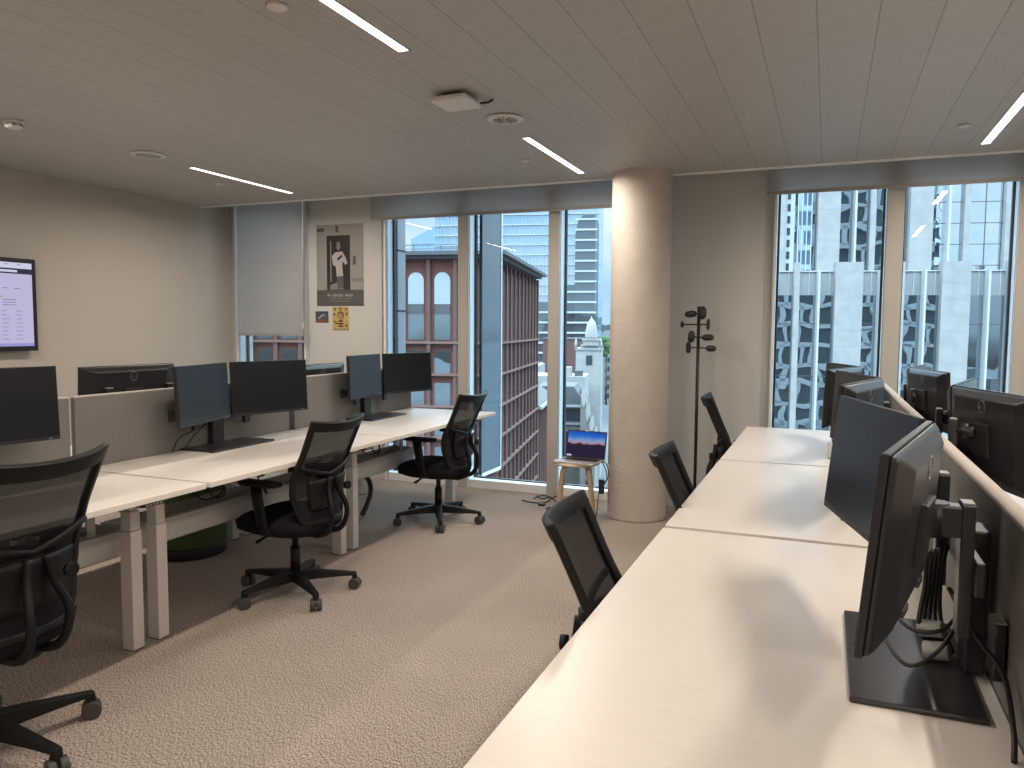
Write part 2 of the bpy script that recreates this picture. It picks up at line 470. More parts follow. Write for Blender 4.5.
for x in (-4.39, -1.7, .95, 3.6):
    lamp(x, -.94, .21, 'strip light out of view behind the photographer')
    lamp(x, -3.6, -2.5, 'strip light out of view behind the photographer')
lamp(3.6, 4.5, 5.66, 'strip light out of view over the desks')

t = thing('wireless_access_point', 'white square wireless access point hanging under the ceiling', 'access point', (-1.775, 3.58, CZ))
MB().box(-.10, .10, -.10, .10, -.05, -.018).build('cover', M_WHITEP, t, bevel=.014, seg=3)
MB().box(-.05, .05, -.05, .05, -.018, 0).build('bracket', M_DARKM, t)
MB().tube(smooth_path([(.09, .07, -.03), (.13, .10, -.02), (.15, .12, -.002)]), .006, 8).build('cable', M_CABLE, t)
t = thing('air_diffuser', 'round white slotted air diffuser beside the square access point', 'air vent', (-1.705, 4.05, CZ))
MB().lathe([(.085, 0), (.105, -.004), (.105, -.009), (.078, -.016), (.07, -.012)], n=40).build('rim', M_WHITEP, t)
g = MB()
for k in range(12):
    a = 2*PI*k/12
    g.tube([(.02*math.cos(a), .02*math.sin(a), -.018), (.066*math.cos(a+.3), .066*math.sin(a+.3), -.015)], .004, 6)
g.build('vane', M_GREYP, t)
t = thing('ceiling_speaker', 'flat round white speaker grille in the ceiling near the left wall', 'ceiling speaker', (-4.335, 4.02, CZ))
MB().lathe([(.10, 0), (.115, -.003), (.112, -.010), (.095, -.013)], n=40).build('rim', M_WHITEP, t)
MB().lathe([(.094, -.012), (.05, -.016), (.01, -.017)], n=40).build('grille', M_GREYP, t)
t = thing('smoke_detector', 'white smoke detector on the ceiling above the television', 'smoke detector', (-4.37, 3.10, CZ))
MB().lathe([(.052, 0), (.054, -.012), (.050, -.014)], n=32).build('base', M_WHITEP, t)
MB().lathe([(.044, -.014), (.044, -.018), (.050, -.020), (.046, -.036), (.030, -.046), (.01, -.047)], n=32).build('head', M_WHITEP, t)
s = MB()
for k in range(8):
    a = 2*PI*k/8+.2; mt = Matrix.Rotation(a, 4, 'Z')
    s.box(.0415, .0495, -.013, .013, -.031, -.026, mt)
s.build('sensor_slot', M_CABLE, t)
for (x, y, lb) in [(-1.90, 2.36, 'flat white round ceiling cap at the top edge, beside the nearest strip light'), (-4.66, 5.02, 'tiny white sprinkler cap beside the farthest left strip light'),
                   (-1.99, 5.09, 'small white sprinkler cap left of the strip light by the pillar'), (.68, 5.12, 'small white sprinkler cap left of the right-hand strip light')]:
    r = .038 if y < 3 else .032
    tag(MB().lathe([(r, 0), (r*1.05, -.006), (r*.9, -.012), (r*.3, -.013)], (x, y, CZ), 24).build('sprinkler_cap', M_WHITEP), lb, 'ceiling cap')

# ================================================================== TELEVISION
def flat(x0, x1, z0, z1, y, m, name, parent, mb=None):
    return MB().box(x0, x1, y-.0006, y, z0, z1).build(name, m, parent)
TVW, TVH = 1.22, .70
t = thing('television', 'wall-mounted television at the left edge showing a web page table', 'television', (XL+.001, 4.155-TVW/2, 1.262), -PI/2)
# local x runs towards -Y world; local -y is out of the wall (+X world) -> rotate so that local +X = +Y
t.rotation_euler = (0, 0, PI/2)          # local x -> +Y, local y -> -X (into wall)
MB().box(-TVW/2, TVW/2, -.065, -.03, 0, TVH).build('bezel', M_BLACK2, t, bevel=.004)
MB().box(-.25, .25, -.03, 0, .15, .55).build('wall_bracket', M_DARKM, t)
M_PAGE = emit_mat('page_white', (.50, .47, .68), 1.0); M_PAGE2 = emit_mat('page_bar', (.60, .60, .78), 1.0)
M_PDARK = emit_mat('page_dark', (.035, .04, .06), 1.0); M_PLINE = emit_mat('page_text', (.24, .23, .36), 1.0)
M_PGREEN = emit_mat('page_green', (.22, .42, .16), 1.0); M_PBLUE = emit_mat('page_border', (.30, .30, .62), 1.0)
b_ = .034
ox = TVW/2-b_
scr = MB().box(-ox, ox, -.0665, -.065, b_+.003, TVH-b_).build('screen', M_PAGE, t)
flat(-ox, ox, TVH-.075, TVH-b_, -.0666, M_PAGE2, 'browser_bar', scr)
flat(-ox, ox, TVH-.118, TVH-.078, -.0668, M_PDARK, 'menu_bar', scr)
flat(.30, .46, TVH-.107, TVH-.09, -.067, M_PAGE2, 'search_field', scr)
flat(-ox, ox, b_+.003, .06, -.0667, M_PBLUE, 'page_footer', scr)
tx = MB(); gr = MB()
def dash(x, w, z, h=.006, mb=None): (mb or tx).box(x, x+w, -.0676, -.0670, z, z+h)
for r_ in range(8):
    z = .30-.030*r_
    for x in [-.5, -.36, -.22, -.08, .06, .20, .33, .44]: dash(x, .035+.03*random.random(), z, .005)
for r_ in range(3):
    for x in [-.5, -.1, .34]: dash(x, .10, .385-.02*r_, .006)
for x in (-.4, -.1, .2, .34, .43): dash(x, .05, .47, .006)
for x in (.10, .24, .36, .46): dash(x, .03, TVH-.052, .006)
tx.build('page_writing', M_PLINE, scr)
for x in (-.2, .29): dash(x, .05, .405, .008, gr)
gr.build('page_marker', M_PGREEN, scr)

# ================================================================== POSTER AND CARDS
PY = YW
M_PAPER = mat('poster_paper', (.31, .295, .28), .35); M_INK = mat('poster_black', (.035, .033, .035), .35)
M_PGREY = mat('poster_grey', (.10, .095, .09), .35); M_PMID = mat('poster_mid', (.22, .21, .20), .35); M_PLT = mat('poster_light', (.42, .41, .41), .35)
px0, px1, pz0, pz1 = -4.675, -4.135, 1.665, 2.452
t = thing('poster', 'tall black and white poster of a person in a doorway above a grey caption band', 'poster', (0, PY, 0))
MB().box(px0, px1, -.003, 0, pz0, pz1).build('sheet', M_PAPER, t)
def fl(pts, name, m, par, y=-.0035):
    """thin flat printed shape from (x,z) points"""
    return MB().prism([(x, y, z) for x, z in pts], (0, .0004, 0)).build(name, m, par)
def rect(x0, x1, z0, z1): return [(x0, z0), (x1, z0), (x1, z1), (x0, z1)]
fl(rect(px0, px1, pz0, pz0+.155), 'caption_band', M_PGREY, t)
dx0, dx1, dz0, dz1 = -4.555, -4.285, pz0+.155, 2.345
fl(rect(dx0, dx1, dz0, dz1), 'doorway', M_INK, t)
fl(rect(dx0+.04, dx0+.055, dz0+.08, dz1-.05), 'door_edge', M_PMID, t, -.0045)
fl([(dx0+.03, dz0+.005), (dx0+.20, dz0+.005), (dx0+.12, dz0+.07), (dx0+.04, dz0+.05)], 'floor_patch', M_PMID, t, -.0045)
cx = -4.42
fl([(cx-.022, 2.235), (cx-.018, 2.275), (cx+.004, 2.288), (cx+.022, 2.27), (cx+.024, 2.235), (cx+.012, 2.205), (cx-.008, 2.205)], 'face', M_PMID, t, -.0045)
fl([(cx-.075, 2.15), (cx-.03, 2.185), (cx+.045, 2.19), (cx+.085, 2.13), (cx+.105, 2.075), (cx+.08, 2.06), (cx+.05, 2.10), (cx+.045, 2.04), (cx+.055, 1.955), (cx-.02, 1.95), (cx-.03, 2.05), (cx-.06, 2.06)], 'shirt', M_PLT, t, -.0045)
fl([(cx-.02, 2.12), (cx+.04, 2.16), (cx+.05, 2.14), (cx, 2.105)], 'held_camera', M_INK, t, -.005)
fl([(cx-.02, 1.95), (cx+.055, 1.95), (cx+.06, 1.84), (cx-.01, 1.83)], 'trousers', M_PGREY, t, -.0047)
fl(rect(px0+.01, px0+.09, 2.385, 2.42), 'sign_plate', M_PGREY, t); fl(rect(px0+.225, px0+.255, 2.375, 2.44), 'wall_lamp', M_PGREY, t)
fl(rect(dx1+.03, dx1+.065, 2.06, 2.14), 'keypad', M_PGREY, t); fl(rect(dx1+.01, px1-.005, 1.90, 1.93), 'letter_box', M_PMID, t)
PT = lambda x, z: Matrix.Translation((x, -.0042, z)) @ Matrix.Rotation(PI/2, 4, 'X')
text_mesh('caption', 'An olympic shape', .042, M_PLT, t, PT((px0+px1)/2, pz0+.105))
cp = MB()
for z, w in ((pz0+.068, .24), (pz0+.043, .18)):
    x = (px0+px1)/2-w/2
    while x < (px0+px1)/2+w/2:
        l = .012+.02*random.random(); cp.box(x, x+l, -.0042, -.0036, z, z+.007); x += l+.006
cp.build('small_print', M_PMID, t)
t = thing('postcard', 'small dark blue postcard pinned below the poster, left of the bee picture', 'postcard', (-4.62, PY, 1.558))
MB().box(-.075, .075, -.004, 0, -.055, .055).build('card', mat('card_blue', (.06, .065, .10), .4, noise=(30, .5)), t)
fl([(-.05, -.01), (-.01, .02), (.04, .03), (.03, .01), (-.01, -.005), (-.04, -.025)], 'streak', mat('card_pale', (.25, .27, .33), .4), t, -.0045)
fl([(-.07, -.05), (.07, -.05), (.07, -.03), (.0, -.02), (-.07, -.035)], 'ground_strip', mat('card_brown', (.20, .09, .05), .4), t, -.0045)
t = thing('bee_picture', 'yellow picture of a striped bee pinned under the poster', 'picture', (-4.40, PY, 1.543))
MB().box(-.093, .093, -.004, 0, -.115, .115).build('sheet', mat('card_yellow', (.48, .36, .14), .5, noise=(20, .15)), t)
M_BR = mat('bee_brown', (.10, .045, .02), .5); M_TAN = mat('bee_tan', (.42, .26, .10), .5)
def ell(cx, cz, rx, rz, n=20): return [(cx+rx*math.cos(2*PI*k/n), cz+rz*math.sin(2*PI*k/n)) for k in range(n)]
fl(ell(0, .03, .037, .04), 'bee_head', M_BR, t, -.0045); fl(ell(-.003, .025, .028, .031), 'bee_face', M_TAN, t, -.005)
for k, (z, w) in enumerate(((-.025, .032), (-.05, .038), (-.075, .034))):
    fl(ell(.0, z, w, .009), 'stripe', M_BR, t, -.0045)
fl([(-.03, -.045), (-.075, -.02), (-.08, -.03), (-.035, -.06)], 'wing', M_BR, t, -.0047)
for (x, z) in ((-.065, .09), (0, .095), (.062, .09), (-.072, .04), (.07, .045), (.066, -.07)): fl(ell(x, z, .011, .013, 10), 'leaf_mark', M_BR, t, -.0045)
fl(rect(-.09, .09, -.11, -.10), 'border_line', M_PMID, t, -.0045)

# ================================================================== DESKS
def desk(label, y0, y1, side, xf, dz, legs=(True, True), tray=None, group=None):
    """side=-1 : body extends towards -X from the front edge xf ; +1 : towards +X. local origin at front edge"""
    t = thing('desk', label, 'desk', (xf, y0, 0), 0, group)
    w = y1-y0; s = side; dep = .79 if side < 0 and xf < -2 else .86 if xf > -1 and side > 0 else .79
    X = lambda a: a*s
    def bx(mb, a, b, c, d, e, f): mb.box(min(X(a), X(b)), max(X(a), X(b)), c, d, e, f)
    m = MB(); bx(m, 0, dep, 0, w, dz-.025, dz); m.build('desktop', M_DESK, t, bevel=.0025)
    m = MB()
    for yy in (.10, w-.17): bx(m, .12, .72, yy, yy+.05, dz-.06, dz-.026)
    bx(m, .33, .38, .10, w-.12, dz-.075, dz-.027); bx(m, .60, .64, .10, w-.12, dz-.075, dz-.027)
    m.build('underframe', M_DARKM, t)
    for k, yy in enumerate((.012, w-.105)):
        if not legs[k]: continue
        lg = MB(); bx(lg, .340, .408, yy, yy+.06, .004, .545); lg = lg.build('leg', M_STEEL, t, bevel=.003)
        m = MB(); bx(m, .344, .404, yy+.004, yy+.056, .548, .635); m.build('leg_middle_tube', M_STEEL, lg, bevel=.002)
        m = MB(); bx(m, .349, .399, yy+.008, yy+.052, .638, dz-.026); m.build('leg_inner_tube', M_STEEL, lg, bevel=.002)
        m = MB(); bx(m, .34, .41, yy+.005, yy+.055, 0, .006); m.build('foot_pad', M_DARKM, lg)
    if tray:
        a, b = tray[0]-y0, tray[1]-y0
        m = MB(); bx(m, .49, .495, a, b, .40, .525); bx(m, .68, .685, a, b, .40, .525); bx(m, .49, .685, a, b, .40, .405); bx(m, .46, .49, a, b, .520, .525)
        bx(m, .49, .685, a, a+.004, .40, .525); bx(m, .49, .685, b-.004, b, .40, .525)
        bx(m, .50, .515, a+.15, a+.19, .52, dz-.03); bx(m, .50, .515, b-.19, b-.15, .52, dz-.03)
        m.build('cable_tray', M_TRAY, t, bevel=.001)
    m = MB(); bx(m, .01, .075, w-.33, w-.23, dz-.042, dz-.025)
    h = m.build('height_control', M_BLACK, t, bevel=.004)
    m = MB()
    for k in range(5): bx(m, .008, .0105, w-.315+.017*k, w-.306+.017*k, dz-.036, dz-.031)
    m.build('button', M_WHITEP, h)
    # white round cable grommet at the back
    MB().lathe([(.03, dz), (.03, dz+.003), (.022, dz+.004), (.02, dz+.001)], (X(.745), w-.10, 0), 24).build('grommet', M_WHITEP, t)
    MB().lathe([(.03, dz), (.03, dz+.003), (.022, dz+.004), (.02, dz+.001)], (X(.745), w-.19, 0), 24).build('grommet', M_WHITEP, t)
    return t
LD = .775; LX = -2.49
LY = [(.99, 2.575), (2.60, 4.17), (4.19, 5.75)]
desk('white sit-stand desk in front of the nearest left chair', *LY[0], -1, LX, LD, tray=(1.12, 2.574))
desk('white sit-stand desk behind the middle left chair, at the middle of the left row', *LY[1], -1, LX, LD, tray=(2.601, 4.168))
desk('white sit-stand desk at the window end of the left row', *LY[2], -1, LX, LD, tray=(4.192, 5.27))
for i, (a, b) in enumerate(LY):
    desk(('white desk on the far side of the left row behind the grey screens, nearest one', 'white desk on the far side of the left row behind the grey screens, middle one', 'white desk on the far side of the left row behind the grey screens, window end')[i], a, b, 1, -4.12, .75, tray=None)
RD = .745; RX = -.527
RY = [(1.06, 2.744), (2.782, 4.318), (4.350, 5.91)]
desk('white desk filling the bottom right foreground', *RY[0], 1, RX, RD, tray=(1.3, 2.5))
desk('white desk in the right row, second from the foreground', *RY[1], 1, RX, RD, tray=(2.9, 4.2))
desk('white desk in the right row, under the right-hand windows', *RY[2], 1, RX, RD, tray=(4.5, 5.7))
for i, (a, b) in enumerate(RY):
    desk(('white desk behind the foreground screen at the right edge', 'white desk beyond the right screens, under the large monitor back', 'white desk beyond the right screens at the window end')[i], a, b, -1, 1.19, RD, tray=None)

# ------------------------------------------------------------------ felt screens
def screen(label, x, y0, y1, z0, z1, th=.03):
    t = thing('desk_screen', label, 'desk screen', (x, y0, 0), 0)
    w = y1-y0
    MB().box(-th/2, th/2, 0, w, z0, z1).build('felt_panel', M_FELT, t, bevel=.006)
    MB().box(-th/2-.001, th/2+.001, -.0, w, z1-.004, z1+.004).build('top_edge', M_FELTTOP, t, bevel=.003)
    m = MB()
    for yy in (.25, w-.29): m.box(-.012, .012, yy, yy+.04, z0-.15, z0)
    m.build('bracket', M_DARKM, t)
    return t
SX = -3.302
screen('grey felt screen behind the leftmost monitor', SX, .99, 2.55, .66, 1.12)
screen('grey felt screen with the back of a black monitor showing above it', SX, 2.575, 4.15, .66, 1.12)
screen('grey felt screen at the window end of the left row', SX, 4.20, 5.77, .66, 1.12)
tag(MB().box(-.012, .012, -.02, .02, .30, 1.10).build('screen_post', M_BLACK), 'black post in the gap between two grey screens of the left row', 'post').location = (SX, 4.175, 0)
RSX = .352
def rscreen(label, y0, y1):
    t = thing('desk_screen', label, 'desk screen', (RSX, y0, 0), 0); w = y1-y0
    MB().box(-.017, .017, 0, w, .63, 1.108).build('felt_panel', M_FELT, t)
    # rounded pale top
    pts = [(-.018, 1.106)] + [(.018*math.cos(PI-PI*k/8), 1.108+.011*math.sin(PI*k/8)) for k in range(9)] + [(.018, 1.106)]
    MB().prism([(x, 0, z) for x, z in pts], (0, w, 0)).build('top_edge', M_FELTTOP, t)
    m = MB()
    for yy in (.25, w-.29): m.box(-.01, .01, yy, yy+.04, .50, .63)
    m.build('bracket', M_DARKM, t)
rscreen('grey felt screen with rounded pale top at the right edge foreground', 1.06, 2.755)
rscreen('grey felt screen of the right row, second from the foreground', 2.775, 4.325)
rscreen('grey felt screen of the right row nearest the windows', 4.345, 5.91)

# ================================================================== MONITORS
MW, MH = .54, .318
def make_monitor(label):
    t = thing('monitor', label, 'monitor')
    # local: x width, front is -y, z up; origin at bottom centre of panel
    w = MW/2
    MB().box(-w, w, -.006, .006, 0, MH).build('bezel', M_BEZEL, t, bevel=.002)
    MB().box(-w+.004, w-.004, -.0072, -.0062, .016, MH-.004).build('screen', M_SCREEN, t)
    m = MB()   # tapered back shell
    a = [(-w+.002, .006, .002), (w-.002, .006, .002), (w-.002, .006, MH-.002), (-w+.002, .006, MH-.002)]
    b = [(-w+.006, .016, .005), (w-.006, .016, .005), (w-.006, .016, MH-.005), (-w+.006, .016, MH-.005)]
    c = [(-w+.07, .036, .035), (w-.07, .036, .035), (w-.07, .036, MH-.028), (-w+.07, .036, MH-.028)]
    A, Bv, Cv = [[m.b.verts.new(p) for p in q] for q in (a, b, c)]
    m.b.faces.new(A)
    for P, Q in ((A, Bv), (Bv, Cv)):
        for k in range(4): m.b.faces.new([P[k], P[(k+1)%4], Q[(k+1)%4], Q[k]])
    m.b.faces.new(Cv)
    m.build('back_shell', M_BLACK2, t, bevel=.006, seg=3)
    m = MB(); m.box(-.055, .055, .034, .048, .10, .21); m.build('mount_plate', M_STAND, t, bevel=.003)
    # logo: ring and letters on the back, upper middle
    lg = MB()
    cz = MH-.052
    ring = arc((0, .0365, cz), .0205, 0, 2*PI, 28)
    lg.tube(ring, .0015, 6, caps=False)
    lgo = lg.build('logo', M_LOGO, t)
    mt = Matrix.Translation((0, .0368, cz)) @ Matrix.Rotation(PI, 4, 'Z') @ Matrix.Rotation(PI/2, 4, 'X')
    text_mesh('logo_letters', 'DELL', .0145, M_LOGO, lgo, mt, .0004)
    # small indicator and ports
    MB().box(w-.05, w-.035, -.0075, -.0063, .006, .009).build('power_light', M_GREYP, t)
    MB().box(-.12, -.07, .034, .040, .030, .042).build('port', M_DARKM, t); MB().box(.07, .12, .034, .040, .030, .042).build('port', M_DARKM, t)
    return t
mon0 = None
def monitor(p0, p1, zt, label, group=None, tilt=3):
    global mon0
    p0, p1 = V((*p0, 0)), V((*p1, 0)); d = (p1-p0).normalized(); c = (p0+p1)/2
    loc = (c.x, c.y, zt-MH*(1 if (p1-p0).length/MW < 1.08 else (p1-p0).length/MW)); rz = math.atan2(d.y, d.x); sxl = (p1-p0).length/MW
    # tilt about the panel's middle
    nrm = V((-d.y, d.x, 0)); loc = V(loc) - nrm*math.sin(R(tilt))*MH/2
    if mon0 is None:
        mon0 = make_monitor(label); mon0.location = loc; mon0.rotation_euler = (0, 0, rz); o = mon0
        if group: o['group'] = group
    else: o = dup(mon0, loc, rz, label, group)
    o.rotation_euler = (R(-tilt), 0, rz); o.scale = (sxl, 1, 1 if sxl < 1.08 else sxl)
    return o

def pair(y, side, xv, xe, zt, la, lb, half=.515, tilt=3):
    """two monitors in a shallow V. side=+1 : screens face +X. xv: X of inner ends, xe: X of outer ends"""
    g = .012
    if side > 0:
        monitor((xe, y-g-half), (xv, y-g), zt, la, tilt=tilt)       # nearer one
        monitor((xv, y+g), (xe, y+g+half), zt, lb, tilt=tilt)
    else:
        monitor((xv, y-g), (xe, y-g-half), zt, la, tilt=tilt)
        monitor((xe, y+g+half), (xv, y+g), zt, lb, tilt=tilt)

def stand(x, y, side, dz, zt, label, ch=.37, rl=.20, bx=0, drop=0):
    """base plate, post at its back edge and two arms to the monitors; side=+1 : base extends towards +X"""
    t = thing('monitor_stand', label, 'monitor stand', (x, y, dz), 0 if side > 0 else PI)
    MB().box(-.02+bx, .215+bx, -.25, .25, .0, .012).build('base_plate', M_STAND, t, bevel=.004)
    z0 = zt-dz-.31; z1 = zt-dz-.245          # crossbar
    MB().box(-.018, .020, -.045, .045, .012, z1+.02).build('post', M_BLACK, t, bevel=.004)
    MB().box(.020, .036, -ch, ch, z0, z1).build('crossbar', M_BLACK, t, bevel=.003)
    for s in (-1, 1):
        y = s*rl
        r_ = MB().box(.034, .058, y-.024, y+.024, z0-.06-drop, zt-dz-.115-drop).build('rail', M_STAND, t, bevel=.003)
        MB().box(.036, .056, y-.021, y+.021, zt-dz-.1149-drop, zt-dz-.112-drop).build('rail_glint', M_GREYP, r_)  # paler piece on the rail top, reflected light put into its colour
    return t
def vpair(y, side, xv, xe, zt, dz, xs, ys, la, lb, ls, half=.515, tilt=3, ch=.37, rl=.20):
    pair(y, side, xv, xe, zt, la, lb, half, tilt); dual_stand(y, xv, xe, zt, dz, xs, ys, ls, half, ch, rl, side)
def dual_stand(y, xv, xe, zt, dz, xs, ys, ls, half=.515, ch=.37, rl=.20, side=1):
    t = stand(xs, ys, side, dz, zt, ls, ch, rl)
    # hinged arms from the rails to the backs of the two monitors
    xa = abs((xv+(xe-xv)*.5)-xs)-.05
    for s in (-1, 1):
        ym = (y-ys)*side + s*half*.5; yr = s*rl; z = zt-dz-.155
        m = MB().tube([(.052, yr, z), ((.052+xa)/2, (yr*2+ym)/3, z), (xa, ym, z)], .022, 8, flat=1.0)
        m.build('arm', M_STAND, t)
        MB().cyl(((.052+xa)/2, (yr*2+ym)/3, z-.028), .02, .056, 14).build('arm_hinge', M_BLACK, t)

# left row, near side
vpair(1.81, 1, -3.165, -3.085, 1.285, LD, -3.27, 1.74, 'monitor beyond the left edge', 'black monitor cut off by the left edge, below the television', 'dual monitor stand behind the nearest left chair')
vpair(3.485, 1, -3.185, -3.045, 1.255, LD, -3.265, 3.46, 'left monitor of the middle pair on the left row, screen turned away', 'right monitor of the middle pair on the left row, beneath the low blind', 'dark dual monitor stand on the middle desk of the left row')
monitor((-3.150, 4.635), (-3.215, 5.16), 1.255, 'narrow-looking left monitor of the pair at the window end, left row')
monitor((-3.205, 5.187), (-3.06, 5.70), 1.255, 'right monitor of the pair at the window end of the left row')
dual_stand(5.175, -3.222, -3.165, 1.255, LD, -3.265, 5.03, 'dark dual monitor stand on the window-end desk of the left row')
# left row, far side: only the tops of their backs show over the screens
monitor((-3.5, 3.374), (-3.5, 2.763), 1.25, 'back of a black monitor with round badge rising over the grey screen, left side')
stand(-3.40, 3.10, -1, .75, 1.25, 'monitor stand hidden behind the left row screens, nearest')
monitor((-3.5, 5.06), (-3.5, 4.45), 1.185, 'back of a black monitor with round badge under the postcard')
stand(-3.40, 4.80, -1, .75, 1.185, 'monitor stand hidden behind the left row screens, window end')
# right row
monitor((.184, 1.757), (.072, 1.25), 1.280, 'foreground monitor at the right seen from behind with badge on its back', tilt=5)
monitor((.028, 2.35), (.175, 1.79), 1.280, 'foreground monitor at the right with its dark screen towards the room', tilt=6)
t = stand(.303, 1.825, -1, RD, 1.28, 'large black dual monitor stand in the right foreground', ch=.22, rl=.165, bx=.026, drop=.03)
for (y0_, y1_, xa_) in ((.165, .28, .140), (-.165, -.22, .140)):      # hinged arms to the two monitor backs
    MB().box(.052, (.058+xa_)/2+.01, y0_-.022, y0_+.022, .325, .385).build('arm', M_STAND, t, bevel=.004)
    MB().prism([((.058+xa_)/2, y0_-.024, .327), ((.058+xa_)/2, y0_+.024, .327), (xa_, y1_+.026, .327), (xa_, y1_-.026, .327)], (0, 0, .056)).build('arm', M_STAND, t, bevel=.004)
    MB().cyl(((.058+xa_)/2, y0_, .322), .024, .066, 16).build('arm_hinge', M_BLACK, t)
vpair(3.37, -1, .190, .04, 1.275, RD, .285, 3.36, 'monitor seen from behind just beyond the foreground pair, badge on its back', 'screen of the second monitor pair on the right row, mostly hidden', 'monitor stand of the second pair on the right row')
vpair(4.98, -1, .175, .0, 1.25, RD, .285, 4.95, 'monitor seen edge-on nearest the right windows, right row', 'far screen of the monitor pair nearest the right windows', 'monitor stand of the pair nearest the right windows')
vpair(3.53, 1, .490, .65, 1.245, RD, .405, 3.5, 'large monitor back with round badge at the right edge', 'monitor top peeking over the large monitor back at the right edge', 'monitor stand behind the large monitor back at the right edge', half=.57)
vpair(5.0, 1, .465, .59, 1.25, RD, .405, 5.0, 'small-looking monitor back with badge in front of the second right window', 'monitor top peeking over the small-looking monitor back by the windows', 'black monitor stand in front of the right windows')

# ================================================================== CHAIRS
def make_chair(label):
    t = thing('office_chair', label, 'office chair')
    # local +y forward, seat height .46
    # ---- base
    base = MB().lathe([(.045, .075), (.048, .10), (.040, .135), (.032, .14)], n=24).build('base_hub', M_CHAIRP, t)
    for k in range(5):
        a = 2*PI*k/5+.15; mt = Matrix.Rotation(a, 4, 'Z')
        m = MB()
        sec = [(.03, .075, .135, .030), (.12, .078, .125, .026), (.24, .080, .108, .021), (.318, .078, .096, .018), (.324, .078, .095, .017)]
        rings = []
        for (x, z0, z1, hw) in sec:
            rings.append([m.b.verts.new(mt@V(p)) for p in ((x, -hw, z0), (x, hw, z0), (x, hw*.75, z1), (x, -hw*.75, z1))])
        for P, Q in zip(rings, rings[1:]):
            for q in range(4): m.b.faces.new([P[q], P[(q+1)%4], Q[(q+1)%4], Q[q]])
        m.b.faces.new(rings[0]); m.b.faces.new(rings[-1])
        m.box(.300, .326, -.014, .014, .052, .082, mt)
        lg = m.build('base_leg', M_CHAIRP, t, bevel=.004)
        m = MB(); ax = mt.to_3x3() @ V((.4, 1, 0)).normalized(); c = mt @ V((.315, 0, .0315))
        m.cyl(c-ax*.029, .031, .024, 20, ax); m.cyl(c+ax*.005, .031, .024, 20, ax); m.cyl(c-ax*.01, .012, .02, 10, ax)
        m.build('caster', M_WHEEL, lg, bevel=.003)
    MB().cyl((0, 0, .135), .027, .13, 20).cyl((0, 0, .26), .017, .12, 16).build('gas_lift', M_CHAIRP, t)
    m = MB(); m.box(-.09, .09, -.13, .12, .355, .405); m.box(-.05, .05, -.20, .16, .34, .375)
    mech = m.build('tilt_mechanism', M_CHAIRP, t, bevel=.015, seg=3)
    MB().tube([(.06, .05, .37), (.15, .08, .355), (.23, .10, .335)], [.008, .008, .014], 8, flat=.6).tube([(-.06, .05, .37), (-.15, .06, .355), (-.22, .07, .335)], [.008, .008, .014], 8, flat=.6).build('lever', M_CHAIRP, mech)
    # ---- seat
    def seatf(u, v):
        x = (u-.5)*2; y = (v-.5)*2
        r = (abs(x)**3.2+abs(y)**3.2)**(1/3.2) if (x or y) else 0
        mx = max(abs(x), abs(y)); k = (mx/r) if r > 1e-6 else 1
        X = x*k*.245; Y = y*k*.25+.03
        z = .475 - .02*(1-abs(x))*0 - .035*max(0, y*k-.55)**1.3 - .045*mx**6 + .008*abs(x)
        return (X, Y, z)
    m = MB()
    N = 16
    top = [[m.b.verts.new(seatf(i/N, j/N)) for j in range(N+1)] for i in range(N+1)]
    bot = {}
    for i in range(N):
        for j in range(N):
            m.b.faces.new([top[i][j], top[i+1][j], top[i+1][j+1], top[i][j+1]]).smooth = True
    rim = [(i, 0) for i in range(N)]+[(N, j) for j in range(N)]+[(i, N) for i in range(N, 0, -1)]+[(0, j) for j in range(N, 0, -1)]
    lo = [m.b.verts.new((top[i][j].co.x*.97, (top[i][j].co.y-.02)*.97+.02, top[i][j].co.z-.045)) for i, j in rim]
    lo2 = [m.b.verts.new((top[i][j].co.x*.78, (top[i][j].co.y+.02)*.78-.02, .365)) for i, j in rim]
    for k in range(len(rim)):
        k2 = (k+1) % len(rim); a = top[rim[k][0]][rim[k][1]]; b = top[rim[k2][0]][rim[k2][1]]
        m.b.faces.new([a, b, lo[k2], lo[k]]).smooth = True
        m.b.faces.new([lo[k], lo[k2], lo2[k2], lo2[k]]).smooth = True
    m.b.faces.new(lo2)
    m.build('seat', M_SEAT, t)
    # ---- back : profile in (z, y)
    prof = [(.43, -.235), (.50, -.215), (.58, -.200), (.66, -.205), (.70, -.215), (.76, -.245), (.85, -.285), (.93, -.320), (.985, -.345)]
    wid = [(.43, .165), (.50, .20), (.60, .222), (.70, .226), (.80, .216), (.90, .220), (.985, .226)]
    def interp(tab, z):
        if z <= tab[0][0]: return tab[0][1]
        for (a, b), (c, d) in zip(tab, tab[1:]):
            if z <= c: return b+(d-b)*(z-a)/(c-a)
        return tab[-1][1]
    Z0, Z1 = .43, .985
    NU, NV = 16, 22
    def bf(u, v):
        z = Z0+(Z1-Z0)*v; x = (u-.5)*2
        X = x*interp(wid, z)
        if v < .2: X *= 1
        y = interp(prof, z)+.055*x*x
        z += .018*x*x*v
        return V((X, y, z))
    MB().grid(bf, NU, NV, keep=lambda i, j: i < 1 or i >= NU-1 or j < 1 or j >= NV-2).build('back_frame', M_CHAIRP, t, solid=.022, bevel=.004)
    MB().grid(lambda u, v: bf(.05+.9*u, .03+.90*v), NU, NV).build('back_mesh', M_MESH, t)
    # V-shaped crossbar and lumbar pad behind the mesh
    m = MB(); pts = []
    for u in [i/12 for i in range(13)]:
        v = .56 - .09*(1-abs(u-.5)*2)
        pts.append(bf(.03+.94*u, v)-V((0, .016, 0)))
    m.tube(pts, .011, 8, flat=1.1); m.build('crossbar', M_CHAIRP, t)
